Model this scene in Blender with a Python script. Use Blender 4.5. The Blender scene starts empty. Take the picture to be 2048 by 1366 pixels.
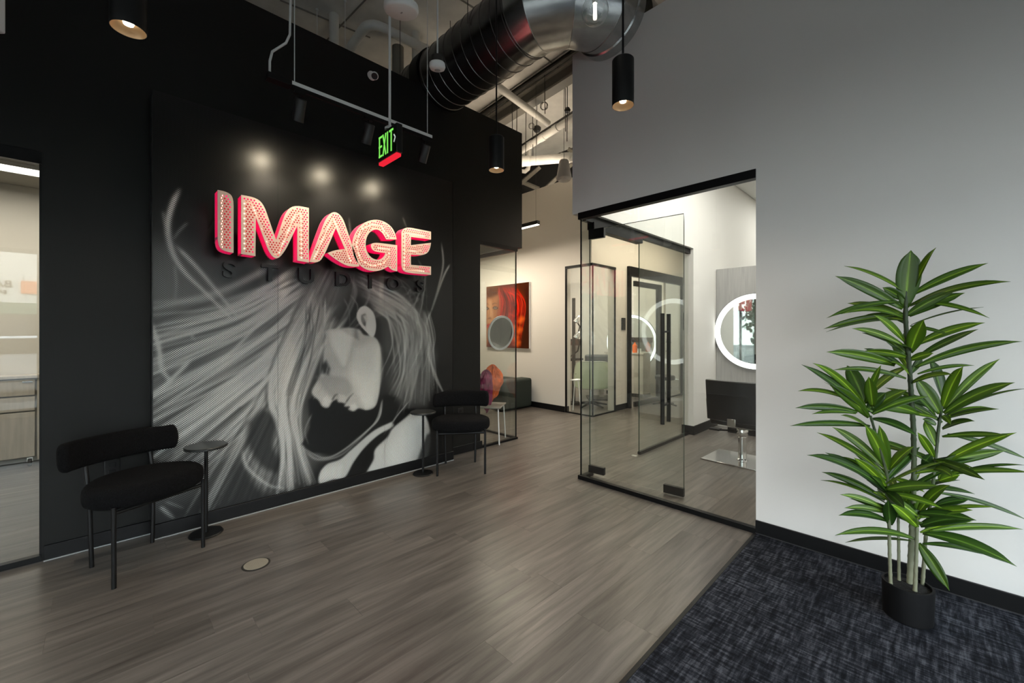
import bpy, bmesh, math, random
import numpy as np
from mathutils import Vector, Matrix
from mathutils.geometry import delaunay_2d_cdt

S = bpy.context.scene
C = S.collection
PI = math.pi

# ------------------------------------------------------------------ camera, world, light, exposure
cam_d = bpy.data.cameras.new('camera'); cam = bpy.data.objects.new('camera', cam_d); C.objects.link(cam)
cam.location = (0, 0, 1.4); cam.rotation_euler = (PI/2, 0, math.radians(45.49))
cam_d.sensor_width = 36; cam_d.lens = 36*830.5/2048; cam_d.shift_y = -19.6/2048
cam_d.clip_start = .02; cam_d.clip_end = 200
S.camera = cam
S.view_settings.view_transform = 'Standard'; S.view_settings.look = 'None'
S.view_settings.exposure = 0.0; S.view_settings.gamma = 1; S.view_settings.use_curve_mapping = False
S.cycles.max_bounces = 10; S.cycles.diffuse_bounces = 5; S.cycles.glossy_bounces = 5
S.cycles.transparent_max_bounces = 24; S.cycles.transmission_bounces = 6
S.cycles.caustics_reflective = False; S.cycles.caustics_refractive = False
S.cycles.sample_clamp_indirect = 6

wd = bpy.data.worlds.new('overcast_sky'); S.world = wd; wd.use_nodes = True
wn = wd.node_tree.nodes; wl = wd.node_tree.links; wn.clear()
wo = wn.new('ShaderNodeOutputWorld'); wb = wn.new('ShaderNodeBackground'); wr = wn.new('ShaderNodeValToRGB')
wt = wn.new('ShaderNodeTexCoord'); ws = wn.new('ShaderNodeSeparateXYZ')
wl.new(wt.outputs['Generated'], ws.inputs[0]); wl.new(ws.outputs['Z'], wr.inputs[0])
wr.color_ramp.elements[0].position = 0; wr.color_ramp.elements[0].color = (.90, .95, 1, 1)
wr.color_ramp.elements[1].position = .6; wr.color_ramp.elements[1].color = (.80, .89, 1, 1)
wl.new(wr.outputs[0], wb.inputs['Color']); wb.inputs['Strength'].default_value = 10.5
wl.new(wb.outputs[0], wo.inputs[0])

def lamp(name, kind, loc, energy, color=(1, 1, 1), **k):
    d = bpy.data.lights.new(name, kind); o = bpy.data.objects.new(name, d); C.objects.link(o)
    o.location = loc; d.color = color
    if kind != 'SUN': d.energy = energy
    for a, b in k.items():
        if a == 'rot': o.rotation_euler = b
        elif a == 'portal': d.cycles.is_portal = b
        else: setattr(d, a, b)
    return o
# sky portals in the two glazed shopfronts
lamp('window_portal', 'AREA', (2.66, -.35, 1.4), 1, rot=(0, PI/2, 0), shape='RECTANGLE', size=2.6, size_y=6.7, portal=True)
lamp('window_portal', 'AREA', (.2, -3.26, 1.4), 1, rot=(PI/2, 0, PI), shape='RECTANGLE', size=4.8, size_y=2.6, portal=True)

# ------------------------------------------------------------------ helpers
def tag(o, label=None, cat=None, group=None, kind=None):
    if label: o['label'] = label
    if cat: o['category'] = cat
    if group: o['group'] = group
    if kind: o['kind'] = kind
    return o
def thing(name, label, cat, loc=(0, 0, 0), rz=0, group=None):
    o = bpy.data.objects.new(name, None); C.objects.link(o); o.empty_display_size = .05
    o.location = loc; o.rotation_euler = (0, 0, rz)
    return tag(o, label, cat, group)
def wloc(o):
    v = Vector((0, 0, 0))
    while o: v += o.location; o = o.parent
    return v
class MB:
    """collects shapes in one list of vertices and faces"""
    def __init__(s): s.v = []; s.f = []; s.mi = []; s.cm = 0
    def add(s, v, f):
        n = len(s.v); s.v += [tuple(p) for p in v]; s.f += [tuple(i+n for i in q) for q in f]; s.mi += [s.cm]*len(f); return s
    def box(s, x0, x1, y0, y1, z0, z1):
        return s.add([(x, y, z) for x in (x0, x1) for y in (y0, y1) for z in (z0, z1)],
                     [(0, 1, 3, 2), (4, 6, 7, 5), (0, 4, 5, 1), (2, 3, 7, 6), (0, 2, 6, 4), (1, 5, 7, 3)])
    def obox(s, c, size, rz=0, rx=0, ry=0):
        m = Matrix.Translation(c) @ Matrix.Rotation(rz, 4, 'Z') @ Matrix.Rotation(ry, 4, 'Y') @ Matrix.Rotation(rx, 4, 'X')
        a, b, d = [q/2 for q in size]
        return s.add([m @ Vector((x, y, z)) for x in (-a, a) for y in (-b, b) for z in (-d, d)],
                     [(0, 1, 3, 2), (4, 6, 7, 5), (0, 4, 5, 1), (2, 3, 7, 6), (0, 2, 6, 4), (1, 5, 7, 3)])
    def tube(s, P, r, n=12, caps=True):
        P = [Vector(p) for p in P]; m = len(P); R = r if isinstance(r, (list, tuple)) else [r]*m
        t0 = (P[1]-P[0]).normalized(); a = Vector((0, 0, 1)) if abs(t0.z) < .9 else Vector((1, 0, 0))
        u = t0.cross(a).normalized(); v = []; f = []
        for i, p in enumerate(P):
            t = (P[min(i+1, m-1)]-P[max(i-1, 0)]).normalized()
            u = (u-t*u.dot(t)).normalized(); w = t.cross(u)
            v += [p+(u*math.cos(2*PI*k/n)+w*math.sin(2*PI*k/n))*R[i] for k in range(n)]
        for i in range(m-1):
            f += [(i*n+k, i*n+(k+1) % n, (i+1)*n+(k+1) % n, (i+1)*n+k) for k in range(n)]
        if caps: f += [tuple(range(n-1, -1, -1)), tuple((m-1)*n+k for k in range(n))]
        return s.add(v, f)
    def lathe(s, prof, c=(0, 0, 0), n=32, axis='Z', rot=None, sx=1, sy=1):
        """prof: (radius, height) from bottom to top; a radius of 0 closes the end"""
        v = []; f = []; rings = []
        for r, h in prof:
            if r <= 1e-6: rings.append([len(v)]); v.append(Vector((0, 0, h)))
            else: rings.append([len(v)+k for k in range(n)]); v += [Vector((r*sx*math.cos(2*PI*k/n), r*sy*math.sin(2*PI*k/n), h)) for k in range(n)]
        for A, B in zip(rings, rings[1:]):
            if len(A) == 1 and len(B) == 1: continue
            for k in range(n):
                k2 = (k+1) % n
                if len(A) == 1: f.append((A[0], B[k2], B[k]))
                elif len(B) == 1: f.append((A[k], A[k2], B[0]))
                else: f.append((A[k], A[k2], B[k2], B[k]))
        if axis == 'X': v = [Vector((p.z, p.x, p.y)) for p in v]
        if axis == 'Y': v = [Vector((p.y, p.z, p.x)) for p in v]
        if rot is not None: v = [rot @ p for p in v]
        return s.add([p+Vector(c) for p in v], f)
    def prism(s, P, d, frame=None):
        """P: 2-D outline (ccw); extruded by d; frame maps (a,b,c) to world"""
        frame = frame or (lambda a, b, c: (a, b, c)); n = len(P)
        v = [frame(a, b, 0) for a, b in P]+[frame(a, b, d) for a, b in P]
        return s.add(v, [tuple(range(n-1, -1, -1)), tuple(range(n, 2*n))]+[(k, (k+1) % n, n+(k+1) % n, n+k) for k in range(n)])
    def mesh(s, name, mats, off=(0, 0, 0), smooth=35):
        me = bpy.data.meshes.new(name); o = Vector(off)
        me.from_pydata([Vector(p)-o for p in s.v], [], s.f)
        for m in (mats if isinstance(mats, (list, tuple)) else [mats]): me.materials.append(m)
        if any(s.mi): me.polygons.foreach_set('material_index', s.mi)
        bm = bmesh.new(); bm.from_mesh(me); bmesh.ops.recalc_face_normals(bm, faces=bm.faces[:]); bm.to_mesh(me); bm.free()
        if smooth:
            me.polygons.foreach_set('use_smooth', [True]*len(me.polygons)); me.set_sharp_from_angle(angle=math.radians(smooth))
        me.update(); return me
    def build(s, name, mats, parent=None, bevel=0, local=False, smooth=35, kind=None, label=None, seg=2, sub=0):
        off = (0, 0, 0) if (local or parent is None) else wloc(parent)
        o = bpy.data.objects.new(name, s.mesh(name, mats, off, smooth)); C.objects.link(o)
        if parent is not None: o.parent = parent
        if bevel:
            b = o.modifiers.new('bevel', 'BEVEL'); b.width = bevel; b.segments = seg; b.limit_method = 'ANGLE'; b.harden_normals = False
        if sub:
            q = o.modifiers.new('sub', 'SUBSURF'); q.levels = q.render_levels = sub
        if kind: o['kind'] = kind
        if label: o['label'] = label
        return o
def BX(x0, x1, y0, y1, z0, z1): return MB().box(x0, x1, y0, y1, z0, z1)
def solo(mb, name, mat, label, cat, group=None, bevel=0, **k):
    """a thing that is one mesh, its origin at its own middle bottom"""
    xs = [p[0] for p in mb.v]; ys = [p[1] for p in mb.v]; zs = [p[2] for p in mb.v]
    c = ((min(xs)+max(xs))/2, (min(ys)+max(ys))/2, min(zs))
    o = bpy.data.objects.new(name, mb.mesh(name, mat, c)); o.location = c; C.objects.link(o)
    if bevel:
        b = o.modifiers.new('bevel', 'BEVEL'); b.width = bevel; b.segments = 2; b.limit_method = 'ANGLE'
    return tag(o, label, cat, group)
def struct(mb, name, mat, parent=None, bevel=0, smooth=35):
    o = mb.build(name, mat, parent, bevel, smooth=smooth); o['kind'] = 'structure'; return o
def copy_tree(o, loc, rz, label, group=None):
    def cp(a, par):
        b = a.copy(); C.objects.link(b); b.parent = par
        for ch in a.children: cp(ch, b)
        return b
    r = cp(o, None); r.location = loc; r.rotation_euler = (0, 0, rz); r['label'] = label
    if group: r['group'] = group
    return r
def mat(name, col=(.5, .5, .5), rough=.5, metal=0, spec=.5, emit=None, es=0, noise=None, bump=None, coat=0, sub=0, trans=0, ior=1.5, sheen=0, objrand=0):
    m = bpy.data.materials.new(name); m.use_nodes = True
    n = m.node_tree.nodes; l = m.node_tree.links; b = n['Principled BSDF']
    b.inputs['Base Color'].default_value = (*col, 1); b.inputs['Roughness'].default_value = rough
    b.inputs['Metallic'].default_value = metal; b.inputs['Specular IOR Level'].default_value = spec
    b.inputs['IOR'].default_value = ior
    if coat: b.inputs['Coat Weight'].default_value = coat; b.inputs['Coat Roughness'].default_value = .15
    if sheen: b.inputs['Sheen Weight'].default_value = sheen
    if trans: b.inputs['Transmission Weight'].default_value = trans
    if emit: b.inputs['Emission Color'].default_value = (*emit, 1); b.inputs['Emission Strength'].default_value = es
    tc = n.new('ShaderNodeTexCoord')
    src = None
    if noise:      # (scale, amount, stretch)
        mp = n.new('ShaderNodeMapping'); l.new(tc.outputs['Object'], mp.inputs[0]); mp.inputs['Scale'].default_value = noise[2] if len(noise) > 2 else (1, 1, 1)
        t = n.new('ShaderNodeTexNoise'); t.inputs['Scale'].default_value = noise[0]; t.inputs['Detail'].default_value = 5; l.new(mp.outputs[0], t.inputs[0])
        r = n.new('ShaderNodeValToRGB'); r.color_ramp.elements[0].position = .3; r.color_ramp.elements[1].position = .7
        a = noise[1]
        r.color_ramp.elements[0].color = (*[max(0, c*(1-a)) for c in col], 1); r.color_ramp.elements[1].color = (*[min(1, c*(1+a)) for c in col], 1)
        l.new(t.outputs[0], r.inputs[0]); src = r.outputs[0]
    if objrand:
        oi = n.new('ShaderNodeObjectInfo'); mr = n.new('ShaderNodeMapRange'); mr.inputs[3].default_value = 1-objrand; mr.inputs[4].default_value = 1+objrand
        l.new(oi.outputs['Random'], mr.inputs[0]); mx = n.new('ShaderNodeVectorMath'); mx.operation = 'SCALE'
        if src: l.new(src, mx.inputs[0])
        else: mx.inputs[0].default_value = col
        l.new(mr.outputs[0], mx.inputs['Scale']); src = mx.outputs[0]
    if src: l.new(src, b.inputs['Base Color'])
    if bump:       # (scale, strength)
        t = n.new('ShaderNodeTexNoise'); t.inputs['Scale'].default_value = bump[0]; t.inputs['Detail'].default_value = 4; l.new(tc.outputs['Object'], t.inputs[0])
        bp = n.new('ShaderNodeBump'); bp.inputs['Strength'].default_value = bump[1]; bp.inputs['Distance'].default_value = .01
        l.new(t.outputs[0], bp.inputs['Height']); l.new(bp.outputs[0], b.inputs['Normal'])
    return m
def emat(name, col, s):
    m = bpy.data.materials.new(name); m.use_nodes = True; n = m.node_tree.nodes; n.clear()
    e = n.new('ShaderNodeEmission'); e.inputs[0].default_value = (*col, 1); e.inputs[1].default_value = s
    o = n.new('ShaderNodeOutputMaterial'); m.node_tree.links.new(e.outputs[0], o.inputs[0]); return m
def glassmat(name, tint=(.972, .985, .972), f0=.055, rough=.0, milky=0):
    m = bpy.data.materials.new(name); m.use_nodes = True; n = m.node_tree.nodes; l = m.node_tree.links; n.clear()
    o = n.new('ShaderNodeOutputMaterial'); t = n.new('ShaderNodeBsdfTransparent'); g = n.new('ShaderNodeBsdfGlossy')
    t.inputs[0].default_value = (*tint, 1); g.inputs['Roughness'].default_value = rough; g.inputs['Color'].default_value = (1, 1, 1, 1)
    lw = n.new('ShaderNodeLayerWeight'); lw.inputs[0].default_value = .5
    p = n.new('ShaderNodeMath'); p.operation = 'POWER'; p.inputs[1].default_value = 5; l.new(lw.outputs['Facing'], p.inputs[0])
    q = n.new('ShaderNodeMath'); q.operation = 'MULTIPLY_ADD'; q.inputs[1].default_value = 1-f0; q.inputs[2].default_value = f0; l.new(p.outputs[0], q.inputs[0])
    x = n.new('ShaderNodeMixShader'); l.new(q.outputs[0], x.inputs[0]); l.new(t.outputs[0], x.inputs[1]); l.new(g.outputs[0], x.inputs[2])
    l.new(x.outputs[0], o.inputs[0]); return m

# ------------------------------------------------------------------ materials
def wood_floor():
    m = bpy.data.materials.new('grey_oak_vinyl'); m.use_nodes = True; n = m.node_tree.nodes; l = m.node_tree.links; b = n['Principled BSDF']
    tc = n.new('ShaderNodeTexCoord'); oi = n.new('ShaderNodeObjectInfo')
    ad = n.new('ShaderNodeVectorMath'); ad.operation = 'ADD'
    sc = n.new('ShaderNodeVectorMath'); sc.operation = 'SCALE'; sc.inputs['Scale'].default_value = 37; cb = n.new('ShaderNodeCombineXYZ')
    l.new(oi.outputs['Random'], cb.inputs[0]); l.new(oi.outputs['Random'], cb.inputs[1]); l.new(cb.outputs[0], sc.inputs[0])
    l.new(tc.outputs['Object'], ad.inputs[0]); l.new(sc.outputs[0], ad.inputs[1])
    mp = n.new('ShaderNodeMapping'); mp.inputs['Scale'].default_value = (26, 1.6, 1); l.new(ad.outputs[0], mp.inputs[0])
    t = n.new('ShaderNodeTexNoise'); t.inputs['Scale'].default_value = 1; t.inputs['Detail'].default_value = 7; t.inputs['Roughness'].default_value = .62; t.inputs['Distortion'].default_value = .4
    l.new(mp.outputs[0], t.inputs[0])
    mp2 = n.new('ShaderNodeMapping'); mp2.inputs['Scale'].default_value = (5, .7, 1); l.new(ad.outputs[0], mp2.inputs[0])
    t2 = n.new('ShaderNodeTexNoise'); t2.inputs['Scale'].default_value = 1; t2.inputs['Detail'].default_value = 3; l.new(mp2.outputs[0], t2.inputs[0])
    r = n.new('ShaderNodeValToRGB'); e = r.color_ramp.elements; e[0].position = .33; e[0].color = (.075, .065, .057, 1); e[1].position = .68; e[1].color = (.168, .149, .130, 1)
    l.new(t.outputs[0], r.inputs[0])
    mr = n.new('ShaderNodeMapRange'); mr.inputs[1].default_value = .3; mr.inputs[2].default_value = .7; mr.inputs[3].default_value = .78; mr.inputs[4].default_value = 1.22; l.new(t2.outputs[0], mr.inputs[0])
    mo = n.new('ShaderNodeMapRange'); mo.inputs[3].default_value = .94; mo.inputs[4].default_value = 1.06; l.new(oi.outputs['Random'], mo.inputs[0])
    mm = n.new('ShaderNodeMath'); mm.operation = 'MULTIPLY'; l.new(mr.outputs[0], mm.inputs[0]); l.new(mo.outputs[0], mm.inputs[1])
    s2 = n.new('ShaderNodeVectorMath'); s2.operation = 'SCALE'; l.new(r.outputs[0], s2.inputs[0]); l.new(mm.outputs[0], s2.inputs['Scale'])
    l.new(s2.outputs[0], b.inputs['Base Color']); b.inputs['Roughness'].default_value = .30; b.inputs['Specular IOR Level'].default_value = .5
    bp = n.new('ShaderNodeBump'); bp.inputs['Strength'].default_value = .12; bp.inputs['Distance'].default_value = .002; l.new(t.outputs[0], bp.inputs['Height']); l.new(bp.outputs[0], b.inputs['Normal'])
    return m
def carpet_mat():
    m = bpy.data.materials.new('blue_grey_carpet'); m.use_nodes = True; n = m.node_tree.nodes; l = m.node_tree.links; b = n['Principled BSDF']
    tc = n.new('ShaderNodeTexCoord'); out = []
    for sx, sy, w in ((9, 70, 1), (60, 7, 1), (3.2, 2.6, 1), (420, 420, 1)):
        mp = n.new('ShaderNodeMapping'); mp.inputs['Scale'].default_value = (sx, sy, 1); l.new(tc.outputs['Object'], mp.inputs[0])
        t = n.new('ShaderNodeTexNoise'); t.inputs['Scale'].default_value = 1; t.inputs['Detail'].default_value = 4; t.inputs['Roughness'].default_value = .6; l.new(mp.outputs[0], t.inputs[0]); out.append(t.outputs[0])
    def mth(op, a, b_):
        q = n.new('ShaderNodeMath'); q.operation = op
        for i, z in enumerate((a, b_)):
            if isinstance(z, (int, float)): q.inputs[i].default_value = z
            else: l.new(z, q.inputs[i])
        return q.outputs[0]
    s1 = mth('ADD', mth('MULTIPLY', out[0], .34), mth('MULTIPLY', out[1], .34)); s2 = mth('ADD', mth('MULTIPLY', out[2], .12), mth('MULTIPLY', out[3], .20))
    h = mth('ADD', s1, s2)
    r = n.new('ShaderNodeValToRGB'); e = r.color_ramp.elements; e[0].position = .44; e[0].color = (.007, .0075, .010, 1); e[1].position = .60; e[1].color = (.095, .10, .118, 1)
    x = e.new(.51); x.color = (.022, .024, .031, 1)
    l.new(h, r.inputs[0]); l.new(r.outputs[0], b.inputs['Base Color']); b.inputs['Roughness'].default_value = .95; b.inputs['Specular IOR Level'].default_value = .1
    bp = n.new('ShaderNodeBump'); bp.inputs['Strength'].default_value = .5; bp.inputs['Distance'].default_value = .004; l.new(h, bp.inputs['Height']); l.new(bp.outputs[0], b.inputs['Normal'])
    return m
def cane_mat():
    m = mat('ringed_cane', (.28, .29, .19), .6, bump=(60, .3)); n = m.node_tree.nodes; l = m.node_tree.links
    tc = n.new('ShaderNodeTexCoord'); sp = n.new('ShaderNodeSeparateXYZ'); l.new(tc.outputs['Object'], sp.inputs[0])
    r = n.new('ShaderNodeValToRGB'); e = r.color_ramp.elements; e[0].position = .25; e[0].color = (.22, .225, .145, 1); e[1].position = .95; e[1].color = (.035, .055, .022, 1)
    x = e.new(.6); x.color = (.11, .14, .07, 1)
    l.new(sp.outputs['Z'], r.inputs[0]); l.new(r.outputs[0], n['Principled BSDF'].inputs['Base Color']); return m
M = dict(
    floor=wood_floor(), carpet=carpet_mat(),
    white=mat('white_wall_paint', (.82, .805, .77), .6, bump=(90, .03)),
    bulk=mat('grey_bulkhead_paint', (.30, .29, .275), .7), warm=mat('warm_white_wall_paint', (.70, .665, .60), .6, bump=(90, .03)),
    black=mat('black_wall_paint', (.0058, .0060, .0052), .45, spec=.28, bump=(70, .05)),
    trim=mat('black_trim_paint', (.0045, .0045, .005), .4, spec=.3),
    seam=mat('pale_floor_glint', (.33, .34, .34), .35),
    frame=mat('black_anodised_channel', (.0035, .0035, .004), .35, spec=.25),
    deck=mat('painted_concrete_deck', (.78, .775, .74), .85, noise=(2.3, .16), bump=(14, .12)),
    pipe=mat('white_plastic_pipe', (.82, .81, .76), .45, noise=(5, .08)),
    pipedark=mat('grey_steel_beam', (.24, .23, .205), .6),
    rod=mat('dark_steel_rod', (.045, .042, .038), .5, metal=.4),
    steel=mat('galvanised_duct_steel', (.50, .51, .50), .24, metal=1, noise=(7, .16, (1, 1, 3)), bump=(5, .02)),
    spiral=mat('spiral_duct_steel', (.20, .195, .19), .26, metal=1, noise=(5, .3), bump=(6, .03)),
    dimmed=mat('dimmed_mirror', (.30, .29, .27), .03, metal=1), chrome=mat('chrome', (.75, .76, .76), .12, metal=1),  # first mirror: tint darkened to imitate a dark reflection
    alu=mat('white_track', (.85, .86, .84), .4),
    matteblack=mat('matte_black_metal', (.0045, .0045, .0045), .45, spec=.25),
    powder=mat('black_powder_coat', (.0045, .0045, .0045), .4, spec=.3),
    reflector=mat('bronze_reflector', (.50, .34, .20), .4, metal=.6),
    boucle=mat('black_boucle', (.0045, .0045, .005), .95, spec=.15, noise=(160, .5), bump=(150, 1.0)),
    tabletop=mat('dark_stained_table_top', (.018, .019, .018), .32, noise=(6, .4, (1, 12, 1)), coat=.15),
    glass=glassmat('clear_glass'), glass_edge=mat('green_glass_edge', (.02, .06, .04), .1, spec=.8),
    plastic=mat('white_plastic', (.85, .85, .83), .4),
    conduit=mat('grey_conduit', (.72, .73, .72), .4),
    lens=emat('spot_lens', (1, .86, .62), 420), lampw=emat('lamp_white', (1, .93, .82), 22), warmled=emat('warm_led', (1, .86, .62), 14),
    strip=emat('strip_light', (1, .96, .88), 9), ring=emat('mirror_ring_light', (1, 1, .97), 2.4),
    mirror=mat('mirror_silver', (.82, .86, .84), .015, metal=1),
    laminate=mat('pale_wood_laminate', (.52, .475, .41), .5, noise=(3, .12, (9, 9, 1))),
    greypanel=mat('grey_wood_panel', (.40, .395, .385), .5, noise=(3, .10, (14, 14, 1))),
    leather=mat('black_leather', (.006, .006, .0065), .33, bump=(60, .12)),
    sage=mat('sage_green_vinyl', (.62, .68, .48), .45), sagepipe=mat('sage_piping', (.46, .48, .38), .5),
    tile=mat('ceiling_tile', (.70, .71, .69), .8, noise=(60, .05)), grid=mat('ceiling_grid', (.55, .55, .54), .5),
    soil=mat('black_soil', (.008, .007, .006), .9, bump=(90, 1)), pot=mat('matte_black_pot', (.004, .004, .0045), .6, spec=.2),
    stem=cane_mat(),
    orange=mat('orange_cloth', (.80, .13, .03), .8, noise=(9, .6)), magenta=mat('magenta_cloth', (.22, .012, .07), .8, noise=(12, .4)),
    whiteletter=mat('cream_perforated_metal', (.80, .60, .50), .5), glowreturn=mat('pink_glow_return', (.85, .14, .24), .45),  # returns carry the neon's pink glow in their base colour
    glow_liner=emat('painted_glow_liner', (1, .002, .10), 1.5),
    redback=mat('red_letter_back', (.45, .01, .02), .5), neon=emat('neon_tube', (1, .36, .24), 4.5),
    signblack=mat('gloss_black_letter', (.006, .006, .006), .3),
    exitgreen=emat('exit_green', (.24, .9, .12), .95), exitred=emat('exit_red_light', (.85, .02, .04), 1.0), exitwhite=emat('exit_white', (.7, .8, .72), .8),
    asphalt=mat('asphalt', (.06, .06, .06), .9, noise=(3, .2)), pavement=mat('concrete_pavement', (.13, .127, .12), .85, noise=(2, .1)),
    facade=mat('pale_stucco', (.62, .60, .55), .8), awning=mat('green_awning', (.035, .10, .06), .7), signorange=mat('orange_sign_panel', (.75, .17, .03), .5),
    darkglass=mat('shop_glass', (.02, .025, .025), .08), carpaint=mat('white_car_paint', (.75, .76, .77), .25, coat=1), tyre=mat('tyre_rubber', (.01, .01, .01), .8),
)

# ------------------------------------------------------------------ the setting
XL, XM, YR, XS = -3.82, -3.69, 3.23, -2.36
floor = struct(BX(-9.5, 2.7, -3.3, 12, -.12, -.0015), 'floor', M['floor'])
rnd = random.Random(11)
PW, PL = .183, 1.22
plank_me = {}
def plank(x0, y0, y1):
    L = round(y1-y0, 3)
    if L not in plank_me:
        plank_me[L] = BX(.0004, PW-.0004, .0004, L-.0004, -.008, 0).mesh('plank', M['floor'], smooth=0)
    o = bpy.data.objects.new('plank', plank_me[L]); C.objects.link(o); o.location = (x0, y0, 0); o.parent = floor
np_ = 0
for xa, xb, ya, yb in ((-3.81, -.88, -1.3, 8.4), (-6.85, -3.81, -1.15, .1), (-5.6, -3.99, 3.25, 5.7)):
    n = int((xb-xa)/PW)
    for i in range(n):
        x = xb-(i+1)*PW; y = ya-rnd.uniform(0, PL)
        while y < yb:
            a, b = max(y, ya), min(y+PL, yb)
            if b-a > .1: plank(x, round(a, 2), round(b, 2)); np_ += 1
            y += PL
struct(BX(-.86, 2.7, -3.3, YR, -.003, .007), 'floor_carpet', M['carpet'])
struct(BX(-.877, -.858, -3.3, YR-.02, -.003, .009), 'trim_1', M['trim'])

struct(BX(-12, 3.2, -3.6, 14, 5.2, 5.4), 'ceiling', M['deck'])
# left wall: black, glazed opening at its near end, a glazed corner at its far end
w = MB(); w.box(XL-.14, XL, -.27, 3.22, 0, 2.5); w.box(XL-.14, XL, -3.3, 3.94, 2.5, 4.02)
struct(w, 'wall_left', M['black'])
struct(BX(XL, XL+.016, -.262, .232, .006, .092), 'baseboard_left', M['trim'], bevel=.003)
struct(BX(XL, XL+.016, 2.724, 3.24, .006, .092), 'baseboard_left_far', M['trim'], bevel=.003)
struct(BX(XM-.002, XM+.014, .236, 2.722, .006, .098), 'baseboard_left_panel', M['trim'], bevel=.003)
w = MB(); w.box(XL, XL+.021, -.262, .232, 0, .006); w.box(XM, XM+.019, .236, 2.722, 0, .006); struct(w, 'glint_strip', M['seam'])  # pale strip imitating the bright reflection line under the baseboards

# right wall: white, open below to the glazed studio
w = MB(); w.box(-2.452, -.869, YR, YR+.14, 2.53, 4.07); w.box(-.869, 2.7, YR, YR+.14, 0, 4.07)
struct(w, 'wall_right', M['white'])
struct(BX(-.869, 2.7, YR-.016, YR, .006, .096), 'baseboard_right', M['trim'], bevel=.003)
struct(BX(-.869, 2.7, YR-.020, YR-.004, 0, .012), 'baseboard_right_lip', mat('dark_grey_vinyl_lip', (.03, .03, .032), .5))
# far walls
w = MB(); w.box(-9.4, -4.49, 5.72, 5.86, 0, 4.04); w.box(-4.49, -3.95, 5.72, 5.86, 2.53, 4.04)
struct(w, 'wall_back', M['warm'])
w = MB(); w.box(-4.09, -3.95, 6.42, 6.86, 0, 2.53); w.box(-4.09, -3.95, 5.86, 10.4, 2.53, 4.04); w.box(-4.09, -3.95, 9.36, 10.4, 0, 2.53)
struct(w, 'wall_corridor', M['warm'])
w = MB(); w.box(-9.4, -4.506, 5.706, 5.72, 0, .10); w.box(-3.95, -3.936, 6.40, 6.86, 0, .10); w.box(-4.49, -4.476, 5.72, 5.80, 0, .10); w.box(-3.95, -3.936, 9.36, 10.4, 0, .1)
struct(w, 'baseboard_back', M['trim'])
struct(BX(-4.1, 1.6, 10.4, 10.54, 0, 4.04), 'wall_corridor_end', M['warm'])
# studio one
w = MB(); w.box(XS-.07, XS+.07, 5.70, 10.4, 0, 4.07); w.box(XS-.07, XS+.07, YR+.14, 5.70, 2.53, 4.07)
struct(w, 'wall_studio_left', M['white'])
w = MB(); w.box(XS+.07, XS+.084, 5.70, 7.0, 0, .12); w.box(XS-.084, XS+.084, 5.686, 5.70, 0, .12); w.box(XS-.084, XS-.07, 5.70, 9.0, 0, .10)
struct(w, 'baseboard_studio', M['trim'])
struct(BX(1.66, 1.8, YR+.14, 10.4, 0, 4.07), 'wall_studio_right', M['white'])
ct = struct(BX(XS+.07, 1.66, YR+.14, 10.4, 3.80, 3.84), 'ceiling_studio', M['grid'])
tm = BX(.006, .602, .006, 1.212, 0, .012).mesh('ceiling_tile', M['tile'], smooth=0)
for i in range(6):
    for j in range(5):
        o = bpy.data.objects.new('ceiling_tile', tm); C.objects.link(o); o.parent = ct; o.location = (XS+.08+i*.608, YR+.16+j*1.218, 3.786)
# back office on the left, seen through the near window
struct(BX(-7.0, -6.86, -3.3, 3.3, 0, 4.0), 'wall_office_back', M['warm'])
struct(BX(-6.86, XL-.14, .9, 1.0, 0, 2.97), 'wall_office_side', M['warm'])
co = struct(BX(-6.86, XL-.14, -3.3, .9, 2.97, 3.0), 'ceiling_office', M['grid'])
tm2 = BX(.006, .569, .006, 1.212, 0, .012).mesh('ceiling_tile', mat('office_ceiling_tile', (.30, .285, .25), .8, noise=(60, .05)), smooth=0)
for i in range(5):
    for j in range(3):
        o = bpy.data.objects.new('ceiling_tile', tm2); C.objects.link(o); o.parent = co; o.location = (-6.85+i*.575, -2.8+j*1.218, 2.957)
# glazed corner room beside the art
struct(BX(-6.86, -5.1, 3.30, 3.42, 0, 4.0), 'wall_corner_room', M['warm'])
# outer shell behind the camera: shopfront bulkheads
w = MB(); w.box(2.7, 2.95, -3.6, YR+.3, 2.75, 5.2); w.box(2.7, 2.95, 3.05, 9, 0, 5.2); w.box(2.7, 2.95, -3.6, -3.3, 0, 5.2); w.box(2.7, 2.95, -3.6, 3.05, -.1, .08)
struct(w, 'wall_shopfront', M['bulk'])
w = MB(); w.box(-9.5, 2.95, -3.6, -3.3, 2.75, 5.2); w.box(-9.5, -2.3, -3.6, -3.3, 0, 2.75); w.box(-2.3, 2.7, -3.6, -3.3, -.1, .08)
struct(w, 'wall_shopfront_side', M['bulk'])
for nm, hor in (('window_1', True), ('window_2', False)):
    w = MB(); g = MB()
    a0, a1 = (-3.3, 3.05) if hor else (-2.3, 2.7)
    k = 5 if hor else 4
    for i in range(k+1):
        a = a0+(a1-a0)*i/k
        if hor: w.box(2.74, 2.84, a-.03, a+.03, .08, 2.75)
        else: w.box(a-.03, a+.03, -3.48, -3.38, .08, 2.75)
    for z in (.08, 2.69):
        if hor: w.box(2.74, 2.84, a0, a1, z, z+.06)
        else: w.box(a0, a1, -3.48, -3.38, z, z+.06)
    if hor: g.box(2.785, 2.795, a0, a1, .12, 2.7)
    else: g.box(a0, a1, -3.435, -3.425, .12, 2.7)
    f = struct(w, nm, M['frame']); g.build('pane', M['glass'], f)
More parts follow.
